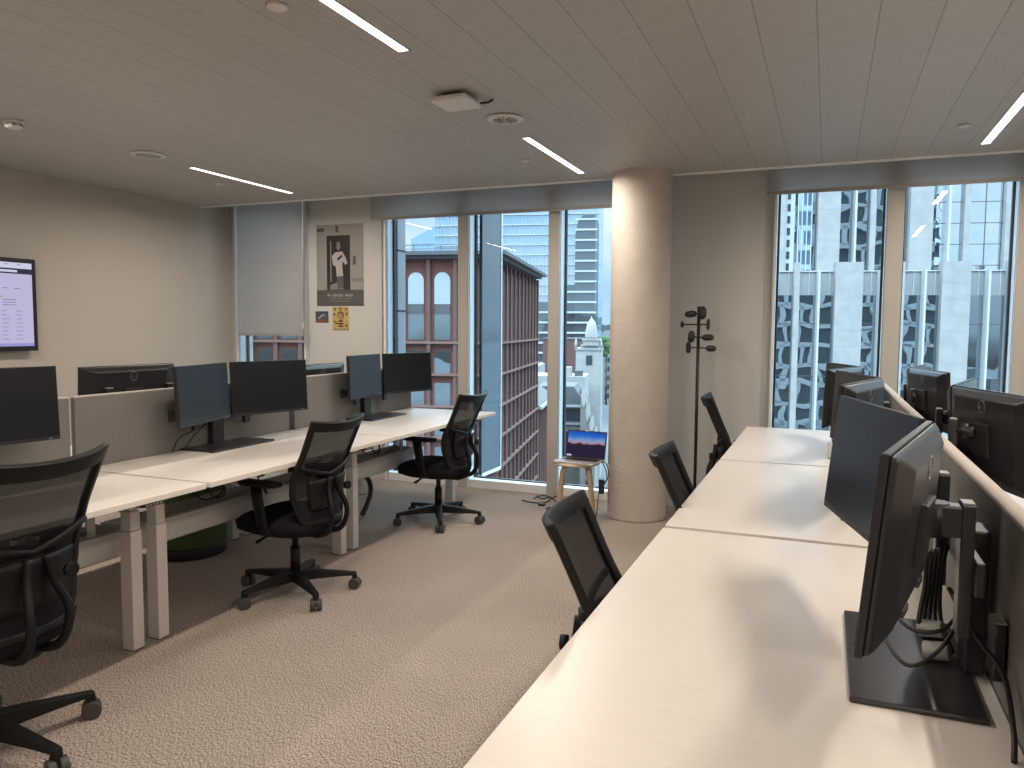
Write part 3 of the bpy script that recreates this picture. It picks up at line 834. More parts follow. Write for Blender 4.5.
    MB().grid(lambda u, v: bf(.16+.68*u, .16+.28*v)-V((0, .03, 0)), 10, 6).build('lumbar_pad', M_CHAIRP, t, solid=.012)
    # spine: from the crossbar down, looping out and forward under the seat
    for s in (-1, 1):
        sp = smooth_path([(s*.03, -.245, .68), (s*.045, -.255, .60), (s*.065, -.285, .52), (s*.065, -.285, .45), (s*.06, -.25, .385), (s*.05, -.18, .365), (s*.04, -.08, .365)], 5)
        MB().tube(sp, .016, 8, flat=.7).build('spine', M_CHAIRP, t)
    MB().cyl((.085, -.27, .62), .022, .02, 16, (0, -1, 0)).build('back_knob', M_CHAIRP, t)
    # ---- armrests
    for s in (-1, 1):
        m = MB()
        sec = [(-.12, .030), (-.08, .040), (.0, .043), (.09, .040), (.125, .028)]
        R0 = [m.b.verts.new((s*.27-hw, y, .655)) for y, hw in sec]; R1 = [m.b.verts.new((s*.27+hw, y, .655)) for y, hw in sec]
        T0 = [m.b.verts.new((s*.27-hw*.9, y, .682)) for y, hw in sec]; T1 = [m.b.verts.new((s*.27+hw*.9, y, .682)) for y, hw in sec]
        for k in range(4):
            m.b.faces.new([R0[k], R0[k+1], R1[k+1], R1[k]]); m.b.faces.new([T0[k], T1[k], T1[k+1], T0[k+1]])
            m.b.faces.new([R0[k], T0[k], T0[k+1], R0[k+1]]); m.b.faces.new([R1[k], R1[k+1], T1[k+1], T1[k]])
        m.b.faces.new([R0[0], R1[0], T1[0], T0[0]]); m.b.faces.new([R0[4], T0[4], T1[4], R1[4]])
        ar = m.build('armrest', M_CHAIRP, t, bevel=.008, seg=3)
        MB().tube([(s*.27, .03, .655), (s*.272, .012, .56), (s*.268, -.01, .45), (s*.245, -.02, .39), (s*.15, -.02, .375), (s*.06, -.02, .375)], [.034, .034, .030, .024, .018, .018], 10, flat=.5, up=(1, 0, 0)).build('armrest_post', M_CHAIRP, ar)
    return t
FX = PI/2     # faces -X ; local +y -> -X
GRP = 'black mesh office chairs'
def pose(o, loc, rz, sc_, legs):
    o.location = loc; o.rotation_euler = (0, 0, rz); o.scale = sc_
    for c_ in o.children:
        if c_.name.startswith('base_leg'): c_.rotation_euler = (0, 0, R(legs))
ch = make_chair('black mesh office chair cut off by the left edge, nearest on the left row'); ch['group'] = GRP
pose(ch, (-2.60, 1.66, 0), FX+R(4), (1.08, 1.08, 1.05), 42)
c2 = dup(ch, (0, 0, 0), 0, 'black mesh office chair pulled out from the middle desk of the left row', GRP); pose(c2, (-2.66, 3.39, 0), FX-R(1), (1.0, 1.02, .985), 12)
c3 = dup(ch, (0, 0, 0), 0, 'black mesh office chair at the window end of the left row', GRP); pose(c3, (-2.67, 5.09, 0), FX-R(1), (1.0, 1.02, .99), -14)
c4 = dup(ch, (0, 0, 0), 0, 'black chair back leaning over the edge of the right foreground desk', GRP); pose(c4, (-.38, 2.10, 0), -FX+R(7), (1.0, 1.0, .955), 5)
c5 = dup(ch, (0, 0, 0), 0, 'black chair back tucked in at the second desk of the right row, beside the pillar', GRP); pose(c5, (-.34, 3.30, 0), -FX+R(3), (1, 1, .95), 20)
c6 = dup(ch, (0, 0, 0), 0, 'black chair seen edge-on beside the coat stand', GRP); pose(c6, (-.41, 5.20, 0), -FX+R(9), (1, 1, 1.03), 0)

# ================================================================== SMALLER THINGS
# coat stand
t = thing('coat_stand', 'black metal coat stand with rounded knobs beside the pillar', 'coat stand', (-.915, 6.02, 0)); t.scale = (1, 1, .985)
MB().tube([(0, 0, .01), (0, 0, 1.66)], .0125, 12).build('pole', M_BLACK, t)
MB().lathe([(.16, 0), (.16, .008), (.02, .016), (.012, .03)], n=40).build('base', M_BLACK, t)
def peg(z, p0, p1, kr, kl, kax):
    m = MB().tube([p0, p1], .0055, 8).build('peg', M_BLACK, t)
    ax = V(kax).normalized(); c = V(p1)
    n = 8; pts = [c+ax*kl*(-1+2*i/n) for i in range(n+1)]
    rs = [kr*max(.35, math.sqrt(max(0, 1-abs(-1+2*i/n)**4))) for i in range(n+1)]
    MB().tube(pts, rs, 14).build('knob', M_BLACK, m)
peg(1.62, (0, 0, 1.60), (-.06, -.01, 1.60), .026, .045, (1, 0, .1))
peg(1.62, (0, 0, 1.62), (.03, -.02, 1.61), .030, .05, (0, .1, 1))
peg(1.52, (0, 0, 1.52), (-.125, 0, 1.52), .026, .012, (1, 0, 0)); peg(1.52, (0, 0, 1.52), (.075, -.02, 1.52), .014, .045, (0, .1, 1))
peg(1.42, (0, 0, 1.42), (-.045, -.05, 1.425), .026, .045, (0, .1, 1)); peg(1.42, (0, 0, 1.42), (.075, -.03, 1.42), .025, .045, (1, 0, 0))
peg(1.34, (0, 0, 1.34), (-.07, -.02, 1.34), .019, .045, (0, 0, 1)); peg(1.34, (0, 0, 1.34), (.10, -.02, 1.335), .025, .038, (1, 0, 0))

# stool and laptop
SC = (-1.75, 5.60)
t = thing('stool', 'round wooden stool between the window and the pillar, carrying a laptop', 'stool', (*SC, 0))
M_OAK = wood_mat('bent_oak', (.42, .30, .19), (.56, .42, .28), .45, (10, 10, 1))
MB().lathe([(.165, .425), (.178, .430), (.178, .442), (.17, .448)], n=40).build('seat', wood_mat('pale_seat', (.62, .50, .38), (.70, .58, .45), .4), t)
for k, a in enumerate((R(60), R(150), R(240), R(330))):
    mt = Matrix.Rotation(a, 4, 'Z')
    pts = [mt@V(p) for p in smooth_path([(.05, 0, .418), (.10, 0, .417), (.135, 0, .395), (.150, 0, .33), (.175, 0, .15), (.19, 0, .002)], 4)]
    MB().tube(pts, .020, 10, flat=.55, up=mt@V((0, 0, 1))).build('leg', M_OAK, t)
t = thing('laptop', 'open silver laptop with a blue sunset desktop picture on the stool', 'laptop', (-1.715, 5.55, .449), R(-7)); t.scale = (1.0, 1.0, 1.0)
M_SILV = mat('laptop_silver', (.62, .62, .63), .3, metal=.6)
MB().box(-.165, .165, -.115, .115, 0, .014).build('keyboard_base', M_SILV, t, bevel=.004)
MB().box(-.145, .145, -.01, .10, .0142, .0152).build('keyboard', M_BLACK, t); MB().box(-.05, .05, -.10, -.025, .0142, .0148).build('touchpad', M_GREYP, t)
tilt = Matrix.Translation((0, .115, .012)) @ Matrix.Rotation(R(-12), 4, 'X')
lid = MB().box(-.165, .165, 0, .006, 0, .215, tilt).build('lid', M_BLACK2, t, bevel=.002)
def pic_mat():
    m, nt, b, out = new_mat('laptop_picture'); nt.nodes.remove(b)
    tc = nt.nodes.new('ShaderNodeTexCoord'); sx = nt.nodes.new('ShaderNodeSeparateXYZ'); nt.links.new(tc.outputs['Object'], sx.inputs['Vector'])
    n = nt.nodes.new('ShaderNodeTexNoise'); n.inputs['Scale'].default_value = 14; nt.links.new(tc.outputs['Object'], n.inputs['Vector'])
    z = math_node(nt, 'ADD', sx.outputs['Z'], math_node(nt, 'MULTIPLY', math_node(nt, 'SUBTRACT', n.outputs['Fac'], .5), .05))
    mr = nt.nodes.new('ShaderNodeMapRange'); mr.inputs['From Min'].default_value = 0; mr.inputs['From Max'].default_value = .22; nt.links.new(z, mr.inputs['Value'])
    cr = nt.nodes.new('ShaderNodeValToRGB'); el = cr.color_ramp.elements
    el[0].position = 0; el[0].color = (.02, .018, .05, 1); el[1].position = 1; el[1].color = (.01, .07, .42, 1)
    for p, c in ((.52, (.03, .02, .05, 1)), (.57, (.45, .26, .32, 1)), (.66, (.22, .36, .62, 1)), (.82, (.03, .16, .62, 1))):
        e = el.new(p); e.color = c
    nt.links.new(mr.outputs['Result'], cr.inputs['Fac'])
    e = nt.nodes.new('ShaderNodeEmission'); nt.links.new(cr.outputs['Color'], e.inputs['Color']); e.inputs['Strength'].default_value = .9
    nt.links.new(e.outputs['Emission'], out.inputs['Surface'])
    return m
MB().box(-.155, .155, -.0012, -.0004, .012, .205, tilt).build('picture', pic_mat(), lid)
MB().box(-.155, -.115, -.0022, -.0014, .012, .024, tilt).build('taskbar_tile', M_PAGE2, lid)
MB().box(-.015, .015, -.002, .007, .21, .219, tilt).build('camera_cover', M_WHITEP, lid)
t = thing('charger_cable', 'black adapter and tangled cables hanging from the laptop on the stool', 'cable', (SC[0]+.16, SC[1]-.02, 0))
MB().tube(smooth_path([(.02, .0, .46), (.08, .0, .45), (.11, -.02, .36), (.07, -.03, .30)]), .004, 8).tube(smooth_path([(.0, .02, .46), (.05, .03, .44), (.085, .02, .33), (.03, 0, .22), (.01, .01, .05), (-.02, .02, .006)]), .004, 8).build('lead', M_CABLE, t)
MB().box(.035, .075, -.04, -.01, .22, .33).build('adapter', M_BLACK, t, bevel=.006)
MB().tube(smooth_path([(.03, .0, .465), (.10, .01, .43), (.10, .01, .30)]), .0035, 8).build('white_lead', M_WHITEP, t)
lo = MB()
for pts in ([(-2.30, 6.22, .006), (-2.22, 6.12, .006), (-2.12, 6.08, .03), (-2.02, 6.0, .006), (-1.95, 5.9, .006), (-1.9, 5.8, .006)],
            [(-2.28, 6.10, .006), (-2.18, 6.05, .05), (-2.08, 6.05, .03), (-2.02, 5.92, .006), (-2.06, 5.80, .006), (-1.98, 5.72, .006)],
            [(-2.35, 6.0, .006), (-2.24, 5.95, .006), (-2.14, 6.0, .006), (-2.08, 6.1, .04), (-2.0, 6.1, .006), (-1.93, 6.0, .006)]):
    lo.tube(smooth_path(pts, 6), .005, 6)
lo.box(-2.16, -2.11, 5.88, 5.92, 0, .018)
tag(lo.build('floor_cable', M_CABLE), 'loose black cables looping on the carpet in front of the window', 'cable')

# green pouf
t = thing('pouf', 'dark green round pouf with black base under the left desks', 'pouf', (-3.79, 3.75, 0))
MB().lathe([(.225, .0), (.235, .01), (.235, .07), (.232, .075)], n=48).build('base', M_BLACK, t)
MB().lathe([(.232, .076), (.236, .08), (.236, .40), (.225, .43), (.18, .44), (.05, .442)], n=48).build('cushion', M_GREEN, t)
MB().box(.20, .245, .03, .05, .20, .24, Matrix.Rotation(R(-35), 4, 'Z')).build('handle_loop', M_BLACK, t, bevel=.003)

# cable chain
t = thing('cable_chain', 'curved black cable chain dropping from desk to floor behind a left desk leg', 'cable chain', (-3.28, 5.02, 0))
pts = smooth_path([(0, -.10, .46), (0, -.03, .36), (0, .07, .26), (0, .09, .17), (0, .03, .07), (0, -.03, .015)], 5)
MB().tube(pts, .017, 8, flat=1).build('chain', M_BLACK, t)
m = MB()
for i in range(0, len(pts)-1, 1):
    c = pts[i]; d = (pts[i+1]-pts[i]).normalized(); m.cyl(c, .021, .008, 10, d)
m.build('link', M_DARKM, t)

# power sockets under the left desks, with leads
def socket(y, label):
    t = thing('power_strip', label, 'power strip', (-2.93, y, .70))
    MB().box(-.03, .03, -.17, .17, -.025, .02).build('body', M_BLACK, t, bevel=.004)
    m = MB()
    for k in range(4): m.box(.030, .032, -.13+.07*k, -.09+.07*k, -.012, .012)
    m.build('outlet', M_GREYP, t)
    MB().tube(smooth_path([(.02, .05, -.02), (.03, .09, -.10), (.0, .0, -.13), (-.02, -.08, -.07), (0, -.10, -.02)]), .005, 8).tube(smooth_path([(.0, -.02, -.02), (.03, .03, -.12), (.0, .14, -.12), (-.02, .12, -.03)]), .004, 8).build('lead', M_CABLE, t)
socket(3.02, 'black power strip under the middle desk of the left row')
socket(4.55, 'black power strip with leads under the window-end desk of the left row')
t = thing('hanging_cable', 'short black lead hanging under the middle left desk', 'cable', (-2.72, 3.15, 0))
MB().tube(smooth_path([(0, 0, .74), (.01, .01, .68), (.03, .03, .62)]), .004, 8).build('lead', M_CABLE, t)
MB().tube([(.03, .03, .625), (.04, .04, .59)], .007, 8).build('plug', M_BLACK, t)
# cables by the monitor stands
def lead(name_label, pts, m=M_CABLE, r=.0035):
    return tag(MB().tube(smooth_path(pts, 6), r, 8).build('monitor_cable', m), name_label, 'cable')
lead('thin black cable looping behind the middle monitor pair, left row', [(-3.25, 3.12, .779), (-3.24, 3.16, .85), (-3.25, 3.30, .885), (-3.26, 3.38, .90)])
lead('second thin black cable behind the middle monitor pair, left row', [(-3.24, 3.20, .79), (-3.23, 3.25, .85), (-3.24, 3.34, .90), (-3.25, 3.38, .95)])
lead('black cable loop across the foreground stand base, right', [(.13, 1.80, .93), (.12, 1.72, .86), (.16, 1.62, .82), (.22, 1.66, .84), (.275, 1.74, .90)], r=.0042)
lead('upper black cable loop in front of the foreground stand post', [(.13, 1.90, .96), (.13, 1.80, .90), (.17, 1.72, .86), (.23, 1.72, .86), (.275, 1.76, .90)], r=.0042)
lead('black cable drooping behind the foreground stand post', [(.25, 1.78, .93), (.29, 1.66, .87), (.315, 1.58, .84), (.317, 1.50, .78), (.31, 1.45, .749)], r=.005)
lead('black cable from the window-end monitors down to the white box, right row', [(.09, 4.65, .94), (.06, 4.62, .90), (.045, 4.61, .85), (.07, 4.64, .80)])
t = thing('clamp_box', 'small black box clipped to the foreground grey screen', 'power box', (.322, 1.68, .86))
MB().box(-.012, .008, -.03, .03, -.06, .05).build('body', M_BLACK, t, bevel=.003); MB().box(-.012, .008, -.028, .028, .0505, .053).build('top', M_GREYP, t)
t = thing('docking_station', 'low white box on the desk under the edge-on monitor, right row', 'docking station', (.09, 4.66, RD))
MB().box(-.07, .07, -.05, .05, .004, .085).build('body', M_WHITEP, t, bevel=.006); MB().box(-.065, .065, -.045, .045, 0, .006).build('foot', M_BLACK, t)
t = thing('cable_bundle', 'bundle of plugs and cables behind the foreground stand post', 'cable', (.235, 1.88, RD))
m = MB()
for k in range(5): m.tube(smooth_path([(.012*k-.02, .02*k-.03, .24), (.01*k-.02, .02*k-.02, .16), (.012*k-.03, .015*k-.04, .08), (.01*k, -.02, .02)]), .005, 8)
m.build('lead', M_CABLE, t)
m = MB(); m.cyl((-.03, -.03, .07), .018, .05, 16, (1, -.4, .2)); m.cyl((-.02, -.05, .03), .020, .05, 16, (1, -.3, .2)); m.build('plug', M_GREYP, t, bevel=.003)
#@@OUTSIDE@@
# ================================================================== THE CITY OUTSIDE
CA = R(12.8)                 # the street grid is turned against the office
GZ = -28.0                   # street level
def cloc(u, c, z): return (u*math.cos(CA)-c*math.sin(CA), u*math.sin(CA)+c*math.cos(CA), z)
def cthing(name, label, cat, u, c, z=GZ, group=None): return thing(name, label, cat, cloc(u, c, z), CA, group)
M_BRICK = brick_mat('red_brick', (.15, .052, .040), (.115, .043, .034), (.13, .075, .062), 1.6)
M_BRICK2 = mat('brown_terracotta', (.105, .052, .045), .8)
M_BRICKL = mat('light_terracotta', (.15, .085, .073), .8)
M_SLATE = mat('slate_grey', (.07, .076, .082), .6)
M_REFG = mirror_mat('sky_reflecting_pane', (.80, .93, 1.0), .03, .5, 0, fac=.95)
M_DKG = mirror_mat('dark_office_pane', (.40, .47, .51), .016, .35, 0, base=(.05, .07, .08), fac=.75)
M_TOWG = mirror_mat('tower_glass', (.72, .86, .97), .05, .05, .02, base=(.22, .38, .52), fac=.75)
M_TOWD = mirror_mat('reflected_tower_glass', (.26, .33, .38), .2, .08, .05, base=(.07, .10, .12), fac=.5)
M_BAND = mat('tower_band', (.34, .40, .45), .5)
M_WBAND = mat('white_band', (.37, .41, .43), .5)
M_GRANITE = mat('pale_granite', (.29, .295, .29), .7, noise=(1.3, .10))
M_GRANITE2 = mat('granite_panel', (.255, .268, .275), .6, noise=(.8, .05))
M_WHITEFIN = mat('white_fin', (.42, .44, .45), .4)
M_STONE = mat('white_stone', (.27, .275, .265), .8, noise=(.8, .08))
M_CREAM = mat('cream_render', (.22, .218, .20), .8)
M_ASPH = mat('asphalt', (.085, .092, .10), .9, noise=(.08, .15))
M_PRECAST = mat('precast_concrete', (.42, .43, .44), .7)
M_OPW = mat('dark_window', (.035, .05, .06), .2)
M_HILL = mat('distant_trees', (.06, .09, .08), .9, noise=(.02, .3))

struct(MB().box(-900, 900, 14, 1500, GZ-1, GZ).box(-900, 900, -500, 14, GZ-1, GZ).build('ground', M_ASPH))

# ---- brick building with arched windows
t = cthing('brick_building', 'red brick building with arched upper windows and ribbed side wall, across the street', 'building', -13.04, 70)
H0 = 36.15
MB().box(-34, -.45, .45, 30, 0, H0).build('wall', M_BRICK, t)
MB().box(-35, .9, -.8, 30.8, H0, H0+.35).box(-34.4, .3, -.3, 30.3, H0-.3, H0).build('cornice', M_SLATE, t)
rl = MB()
rl.box(-34, 0, .2, .26, H0+.95, H0+1.02).box(-34, 0, .2, .26, H0+.6, H0+.64)
for k in range(14): rl.box(-34+2.6*k, -33.93+2.6*k, .2, .26, H0+.3, H0+1.0)
rl.build('roof_railing', M_SLATE, t)
zl = [28.05-3.0*k for k in range(9)]
lg = MB()
for z in zl: lg.box(-34, 0, -.15, .5, z-.10, z+.12)
for z in zl: lg.box(-.5, .12, 0, 30, z-.10, z+.10)
lg.build('ledge', M_BRICKL, t)
for k in range(13):
    x = -1.41-2.55*k
    MB().box(x-.17, x+.17, -.08, .5, 0, H0-.3).build('pier', M_BRICK2, t)
    # brick beside each window and the openings
    if k < 12:
        a, b = x-2.55+.47, x-2.55+2.0
        arcp = [(a, .38, 33.86)] + [((a+b)/2-(b-a)/2*math.cos(PI*j/12), .38, 33.86+(b-a)/2*math.sin(PI*j/12)) for j in range(13)] + [(b, .38, 33.86)]
        pts = [(a, .38, 31.66), (b, .38, 31.66)] + arcp[::-1]
        if k in (0, 1, 2, 3, 4, 6, 7, 8, 9, 10, 11):
            MB().prism(pts, (0, .05, 0)).build('arched_window', M_REFG, t)
        MB().box(a, b, .36, .45, 30.7, 31.66).build('window_band', M_SLATE, t)
        MB().box(a, b, .40, .45, 28.3, 30.7).build('lower_window', M_DKG, t)
        for s_ in range(4):
            z1 = 27.3-3.05*s_; MB().box(a, b, .40, .45, z1-2.15, z1).build('square_window', M_DKG, t)
for k in range(12):
    c = .1+2.65*k
    MB().box(-.5, 0, c, c+.38, 0, H0-.5).build('side_rib', M_BRICK2, t)
    if k < 11: MB().box(-.5, -.18, c+.75, c+.95, 0, H0-1.2).box(-.5, -.18, c+1.4, c+1.6, 0, H0-1.2).box(-.5, -.18, c+2.05, c+2.25, 0, H0-1.2).build('side_mullion', M_BRICKL, t); MB().box(-.46, -.42, c+.38, c+2.65, 0, H0-1.0).build('side_glazing', M_OPW, t)

t = cthing('brick_annex', 'lower brick wing with slate roof behind the ribbed brick wall', 'building', -13.04, 101)
MB().box(-20, -.4, 0, 16, 0, 19).build('wall', M_BRICK2, t)
MB().prism([(-20, -.2, 19), (.2, -.2, 19), (-3.5, -.2, 22), (-16, -.2, 22)], (0, 16.5, 0)).build('roof', M_SLATE, t)
MB().box(0, .35, -.2, 16.3, 18.7, 19.1).build('gutter', M_WBAND, t)
for k in range(7): MB().box(-.4, -.1, .3+2.4*k, .6+2.4*k, 0, 18.6).build('side_rib', M_BRICKL, t)

# ---- slanted pale tower and big glass tower
t = cthing('slanted_tower', 'pale blue glass tower with sloping top, far behind the brick building', 'building', -91, 300)
MB().prism([(0, 0, 0), (12, 0, 0), (12, 0, 71), (0, 0, 64.5)], (0, 20, 0)).build('glass_body', M_TOWG, t)
m = MB()
for k in range(18): m.box(-.1, 12, -.3, 0, 3.7*k, 3.7*k+.25)
for k in range(6): m.box(.2+2.2*k, .4+2.2*k, -.3, 0, 0, 63)
m.build('floor_lines', M_BAND, t)
t = cthing('glass_tower', 'huge light blue gridded glass tower filling the background behind the brick building', 'building', -70.2, 260)
MB().box(0, 56.1, 0, 30, 0, 135).build('glass_body', M_TOWG, t)
m = MB()
for k in range(40): m.box(0, 56.9, -.9, 0, 3.37*k, 3.37*k+.34)
m.build('floor_bands', M_BAND, t)
m = MB()
for k in range(46): m.box(.1+1.22*k, .19+1.22*k, -.3, 0, 0, 135)
m.build('mullions', M_BAND, t)
t = cthing('reflected_tower', 'added dark tower shape standing in for a reflection in the glass tower, with white floor lines and rounded top', 'building', -23.6, 235)  # solid tower added where the glass tower only mirrors a dark one
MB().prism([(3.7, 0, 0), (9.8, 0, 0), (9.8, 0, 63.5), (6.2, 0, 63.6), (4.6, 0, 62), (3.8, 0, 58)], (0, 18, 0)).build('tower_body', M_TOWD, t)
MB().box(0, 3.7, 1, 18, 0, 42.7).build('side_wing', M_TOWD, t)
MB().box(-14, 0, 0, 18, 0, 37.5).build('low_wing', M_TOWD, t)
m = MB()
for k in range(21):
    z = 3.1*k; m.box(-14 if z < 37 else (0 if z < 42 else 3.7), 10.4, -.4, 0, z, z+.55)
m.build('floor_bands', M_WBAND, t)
# ---- church and smaller buildings along the street
t = cthing('church', 'white stone church with a pointed domed turret, down the street', 'church', -9.3, 150)
MB().lathe([(1.2, 27.4), (1.22, 28.0), (1.15, 29.0), (.92, 30.1), (.52, 31.0), (.12, 31.5), (.04, 31.9)], n=12).build('dome', M_STONE, t)
MB().box(-1.5, 1.5, -1.5, 1.5, 26.2, 27.4).box(-1.7, 1.7, -1.7, 1.7, 27.2, 27.5).build('belfry', M_STONE, t)
MB().box(-2.9, 2.0, -1, 6, 0, 25.6).box(-3.0, 2.1, -1.2, 6.2, 25.3, 25.7).box(-2.0, 2.0, -1, 4, 25.6, 26.3).build('tower_body', M_STONE, t)
for x in (-2.9, 1.9): MB().lathe([(.3, 25.6), (.3, 26.6), (.05, 27.6)], (x, -.8, 0), 8).build('pinnacle', M_STONE, t)
MB().box(-.9, .3, -1.1, -.95, 22.5, 24.3).build('belfry_opening', M_OPW, t)
t = cthing('stepped_gable_house', 'pale gabled facade with a column of small windows beside the church', 'building', -8.4, 112)
g_ = [(0, 0, 0), (2.2, 0, 0), (2.2, 0, 12.5), (1.9, 0, 14.2), (1.6, 0, 13.6), (1.3, 0, 16.0), (1.0, 0, 15.4), (.7, 0, 18.0), (.4, 0, 17.6), (0, 0, 20.2)]
MB().prism(g_, (0, 10, 0)).build('wall', M_CREAM, t)
for k in range(6): MB().box(.9, 1.4, -.05, .0, 5+1.5*k, 5.9+1.5*k).build('window', M_OPW, t)
m = MB()
for (x, _, z) in g_[3:]: m.lathe([(.12, z-.2), (.02, z+.8)], (x, .1, 0), 6)
m.build('spike_row', M_SLATE, t)
t = cthing('slate_roof_house', 'cream house with slate mansard roof below the windows, left of the street', 'building', -16.5, 120)
MB().box(0, 8.1, 0, 10, 0, 17.2).build('wall', M_CREAM, t)
MB().prism([(-.3, -.4, 17.6), (8.4, -.4, 17.6), (6.4, 0, 20.4), (.5, 0, 20.4)], (0, 10, 0)).build('roof', M_SLATE, t)
MB().box(-.3, 8.4, -.5, 0, 17.2, 17.6).box(-.1, 8.2, -.2, 0, 14.4, 14.7).build('cornice', M_WBAND, t)
MB().box(5.3, 7.3, -.08, 0, 9.0, 13.3).build('large_window', M_OPW, t); MB().box(5.0, 7.6, -.08, 0, 15.0, 16.8).build('attic_window', M_OPW, t)
m = MB()
for x in (5.9, 6.5): m.box(x, x+.12, -.14, -.08, 11.8, 13.3)
m.build('glazing_bars', M_WBAND, t)
t = cthing('flat_roof_house', 'white flat-roofed block behind the slate roof house', 'building', -19, 136)
MB().box(0, 9.6, 0, 10, 0, 21.0).build('wall', M_STONE, t); MB().box(5, 7, 1, 3, 21, 22.6).build('roof_hut', M_STONE, t); MB().box(7.6, 9, 1, 3, 21, 22).build('vent', M_SLATE, t)
t = cthing('maroon_building', 'plain maroon brick block between the towers and the church', 'building', -21.5, 172)
MB().box(0, 8.4, 0, 12, 0, 27.0).build('wall', M_BRICK2, t); MB().box(-.2, 8.6, -.2, 12, 27.0, 27.3).build('roof_edge', M_SLATE, t)
t = cthing('white_roof_building', 'white roofed building seen low between two window posts', 'building', -35, 150)
MB().box(0, 15, 0, 14, 0, 22.0).build('wall', M_STONE, t); MB().box(10, 13, 2, 6, 22, 24.5).build('roof_hut', M_STONE, t)
t = cthing('sign_building', 'pale office building with a dark vertical sign at the end of the street', 'building', -16.8, 310)
MB().box(0, 30, 0, 20, 0, 28.6).build('wall', M_GRANITE2, t)
MB().box(-.3, 2.2, -.6, -.2, 2.0, 9.5).build('vertical_sign', M_OPW, t)
for k in range(7): MB().prism([(3.2, -.1, 1+3.6*k), (7, -.1, 2.6+3.6*k), (7, -.1, 4.6+3.6*k), (3.2, -.1, 3.0+3.6*k)], (0, .1, 0)).build('slanted_window', M_OPW, t)
MB().box(0, 2.6, -.4, 4, 28.6, 31).build('roof_hut', M_SLATE, t)
t = cthing('roof_crane', 'thin mast on the roof at the end of the street', 'mast', -16.2, 308)
MB().box(0, .35, 0, .35, 0, 46).build('mast', M_SLATE, t); MB().box(-1.2, 1.4, 0, .35, 40, 40.4).build('jib', M_SLATE, t)
hl = MB()
pts = [(-160, 0)]; x = -160
while x < 200: pts.append((x, 40+7*math.sin(x*.05)+5*math.sin(x*.21+1)+4*random.random())); x += 9
pts.append((200, 0))
hl.prism([(x, 0, z) for x, z in pts], (0, 60, 0))
o = hl.build('wooded_skyline', M_HILL); o.location = cloc(0, 900, GZ); o.rotation_euler = (0, 0, CA)
tag(o, 'dark wooded skyline far away at the end of the street', 'hill')
t = cthing('tree', 'small green tree in front of the pale office building down the street', 'tree', -12.6, 300)
MB().tube([(0, 0, 0), (0, 0, 22)], .4, 8).build('trunk', mat('bark', (.10, .08, .06), .9), t)
m = MB()
for k in range(14):
    p = V((random.uniform(-1.6, 1.6), random.uniform(-1.6, 1.6), random.uniform(20, 26))); rr = random.uniform(1.0, 1.7)
    m.lathe([(rr*math.cos(a), rr*math.sin(a)) for a in [(-80+20*i)*PI/180 for i in range(9)]], p, 9)
m.build('crown', mat('leaf_green', (.07, .12, .045), .9, noise=(1.5, .3)), t)

# ---- granite office block beyond the right-hand windows
def bay_front(t, u0, n, z0, z1, wide, narrow, per, fins, glass, zs=4.0-GZ, top=False):
    """wide granite piers, narrow piers, white fins in front of mirror glazing"""
    for k in range(-1, n):
        a = u0+per*k
        wp = MB().box(a, a+wide, -.55, .3, z0, z1+(.6 if top else 0)).build('wide_pier', M_GRANITE, t)
        jm = MB(); zz = z1-.9
        while zz > max(z0, z1-24): jm.box(a-.005, a+wide+.005, -.556, .2, zz, zz+.03); zz -= 1.15
        jm.build('stone_joints', M_GRANITE2, wp)
        MB().box(a+narrow[0], a+narrow[1], -.45, .3, z0, z1+(.6 if top else 0)).build('narrow_pier', M_GRANITE, t)
        for f in fins: MB().box(a+f-.07, a+f+.07, -.75, 0, z0, z1).build('white_fin', M_WHITEFIN, t)
        for (x0, x1) in ((a+wide, a+narrow[0]), (a+narrow[1], a+per)):
            MB().box(x0, x1, .0, .08, z0, zs).build('glazing', glass, t)
t = cthing('granite_office', 'pale granite office block with tall mirror windows, seen through the right-hand windows', 'building', 0, 60)
ZS = 4.02-GZ; ZT = 5.80-GZ
bay_front(t, 13.95, 3, 0, ZT, 1.9, (4.35, 4.75), 7.2, (3.05, 6.05), M_DKG, zs=ZS, top=True)
MB().box(6.75, 36, .1, 2.4, ZS, ZT).build('parapet_panel', M_GRANITE2, t)
m = MB()
for k in range(44): 
    x = 7.2+.72*k; m.box(x-.02, x+.03, .04, .12, ZS, ZT)
m.box(6.75, 36, -.02, .1, ZT-.06, ZT+.02)
m.build('parapet_joints', M_WHITEFIN, t)
m = MB()
for k in range(7):
    z = ZS-3.9*k-2.1; m.box(6.75, 36, -.03, .02, z, z+.05)
m.build('glazing_lines', M_SLATE, t)
MB().box(6.75, 36, .3, 14, 0, ZS).build('core', M_GRANITE2, t)
t = cthing('granite_upper_block', 'upper storeys of the granite block, set back, with blue sky-mirroring windows', 'building', 0, 62.4, 5.8)
bay_front(t, 13.1, 3, 0, 24, 1.6, (3.75, 4.15), 6.5, (2.65,), M_DKG, zs=24)
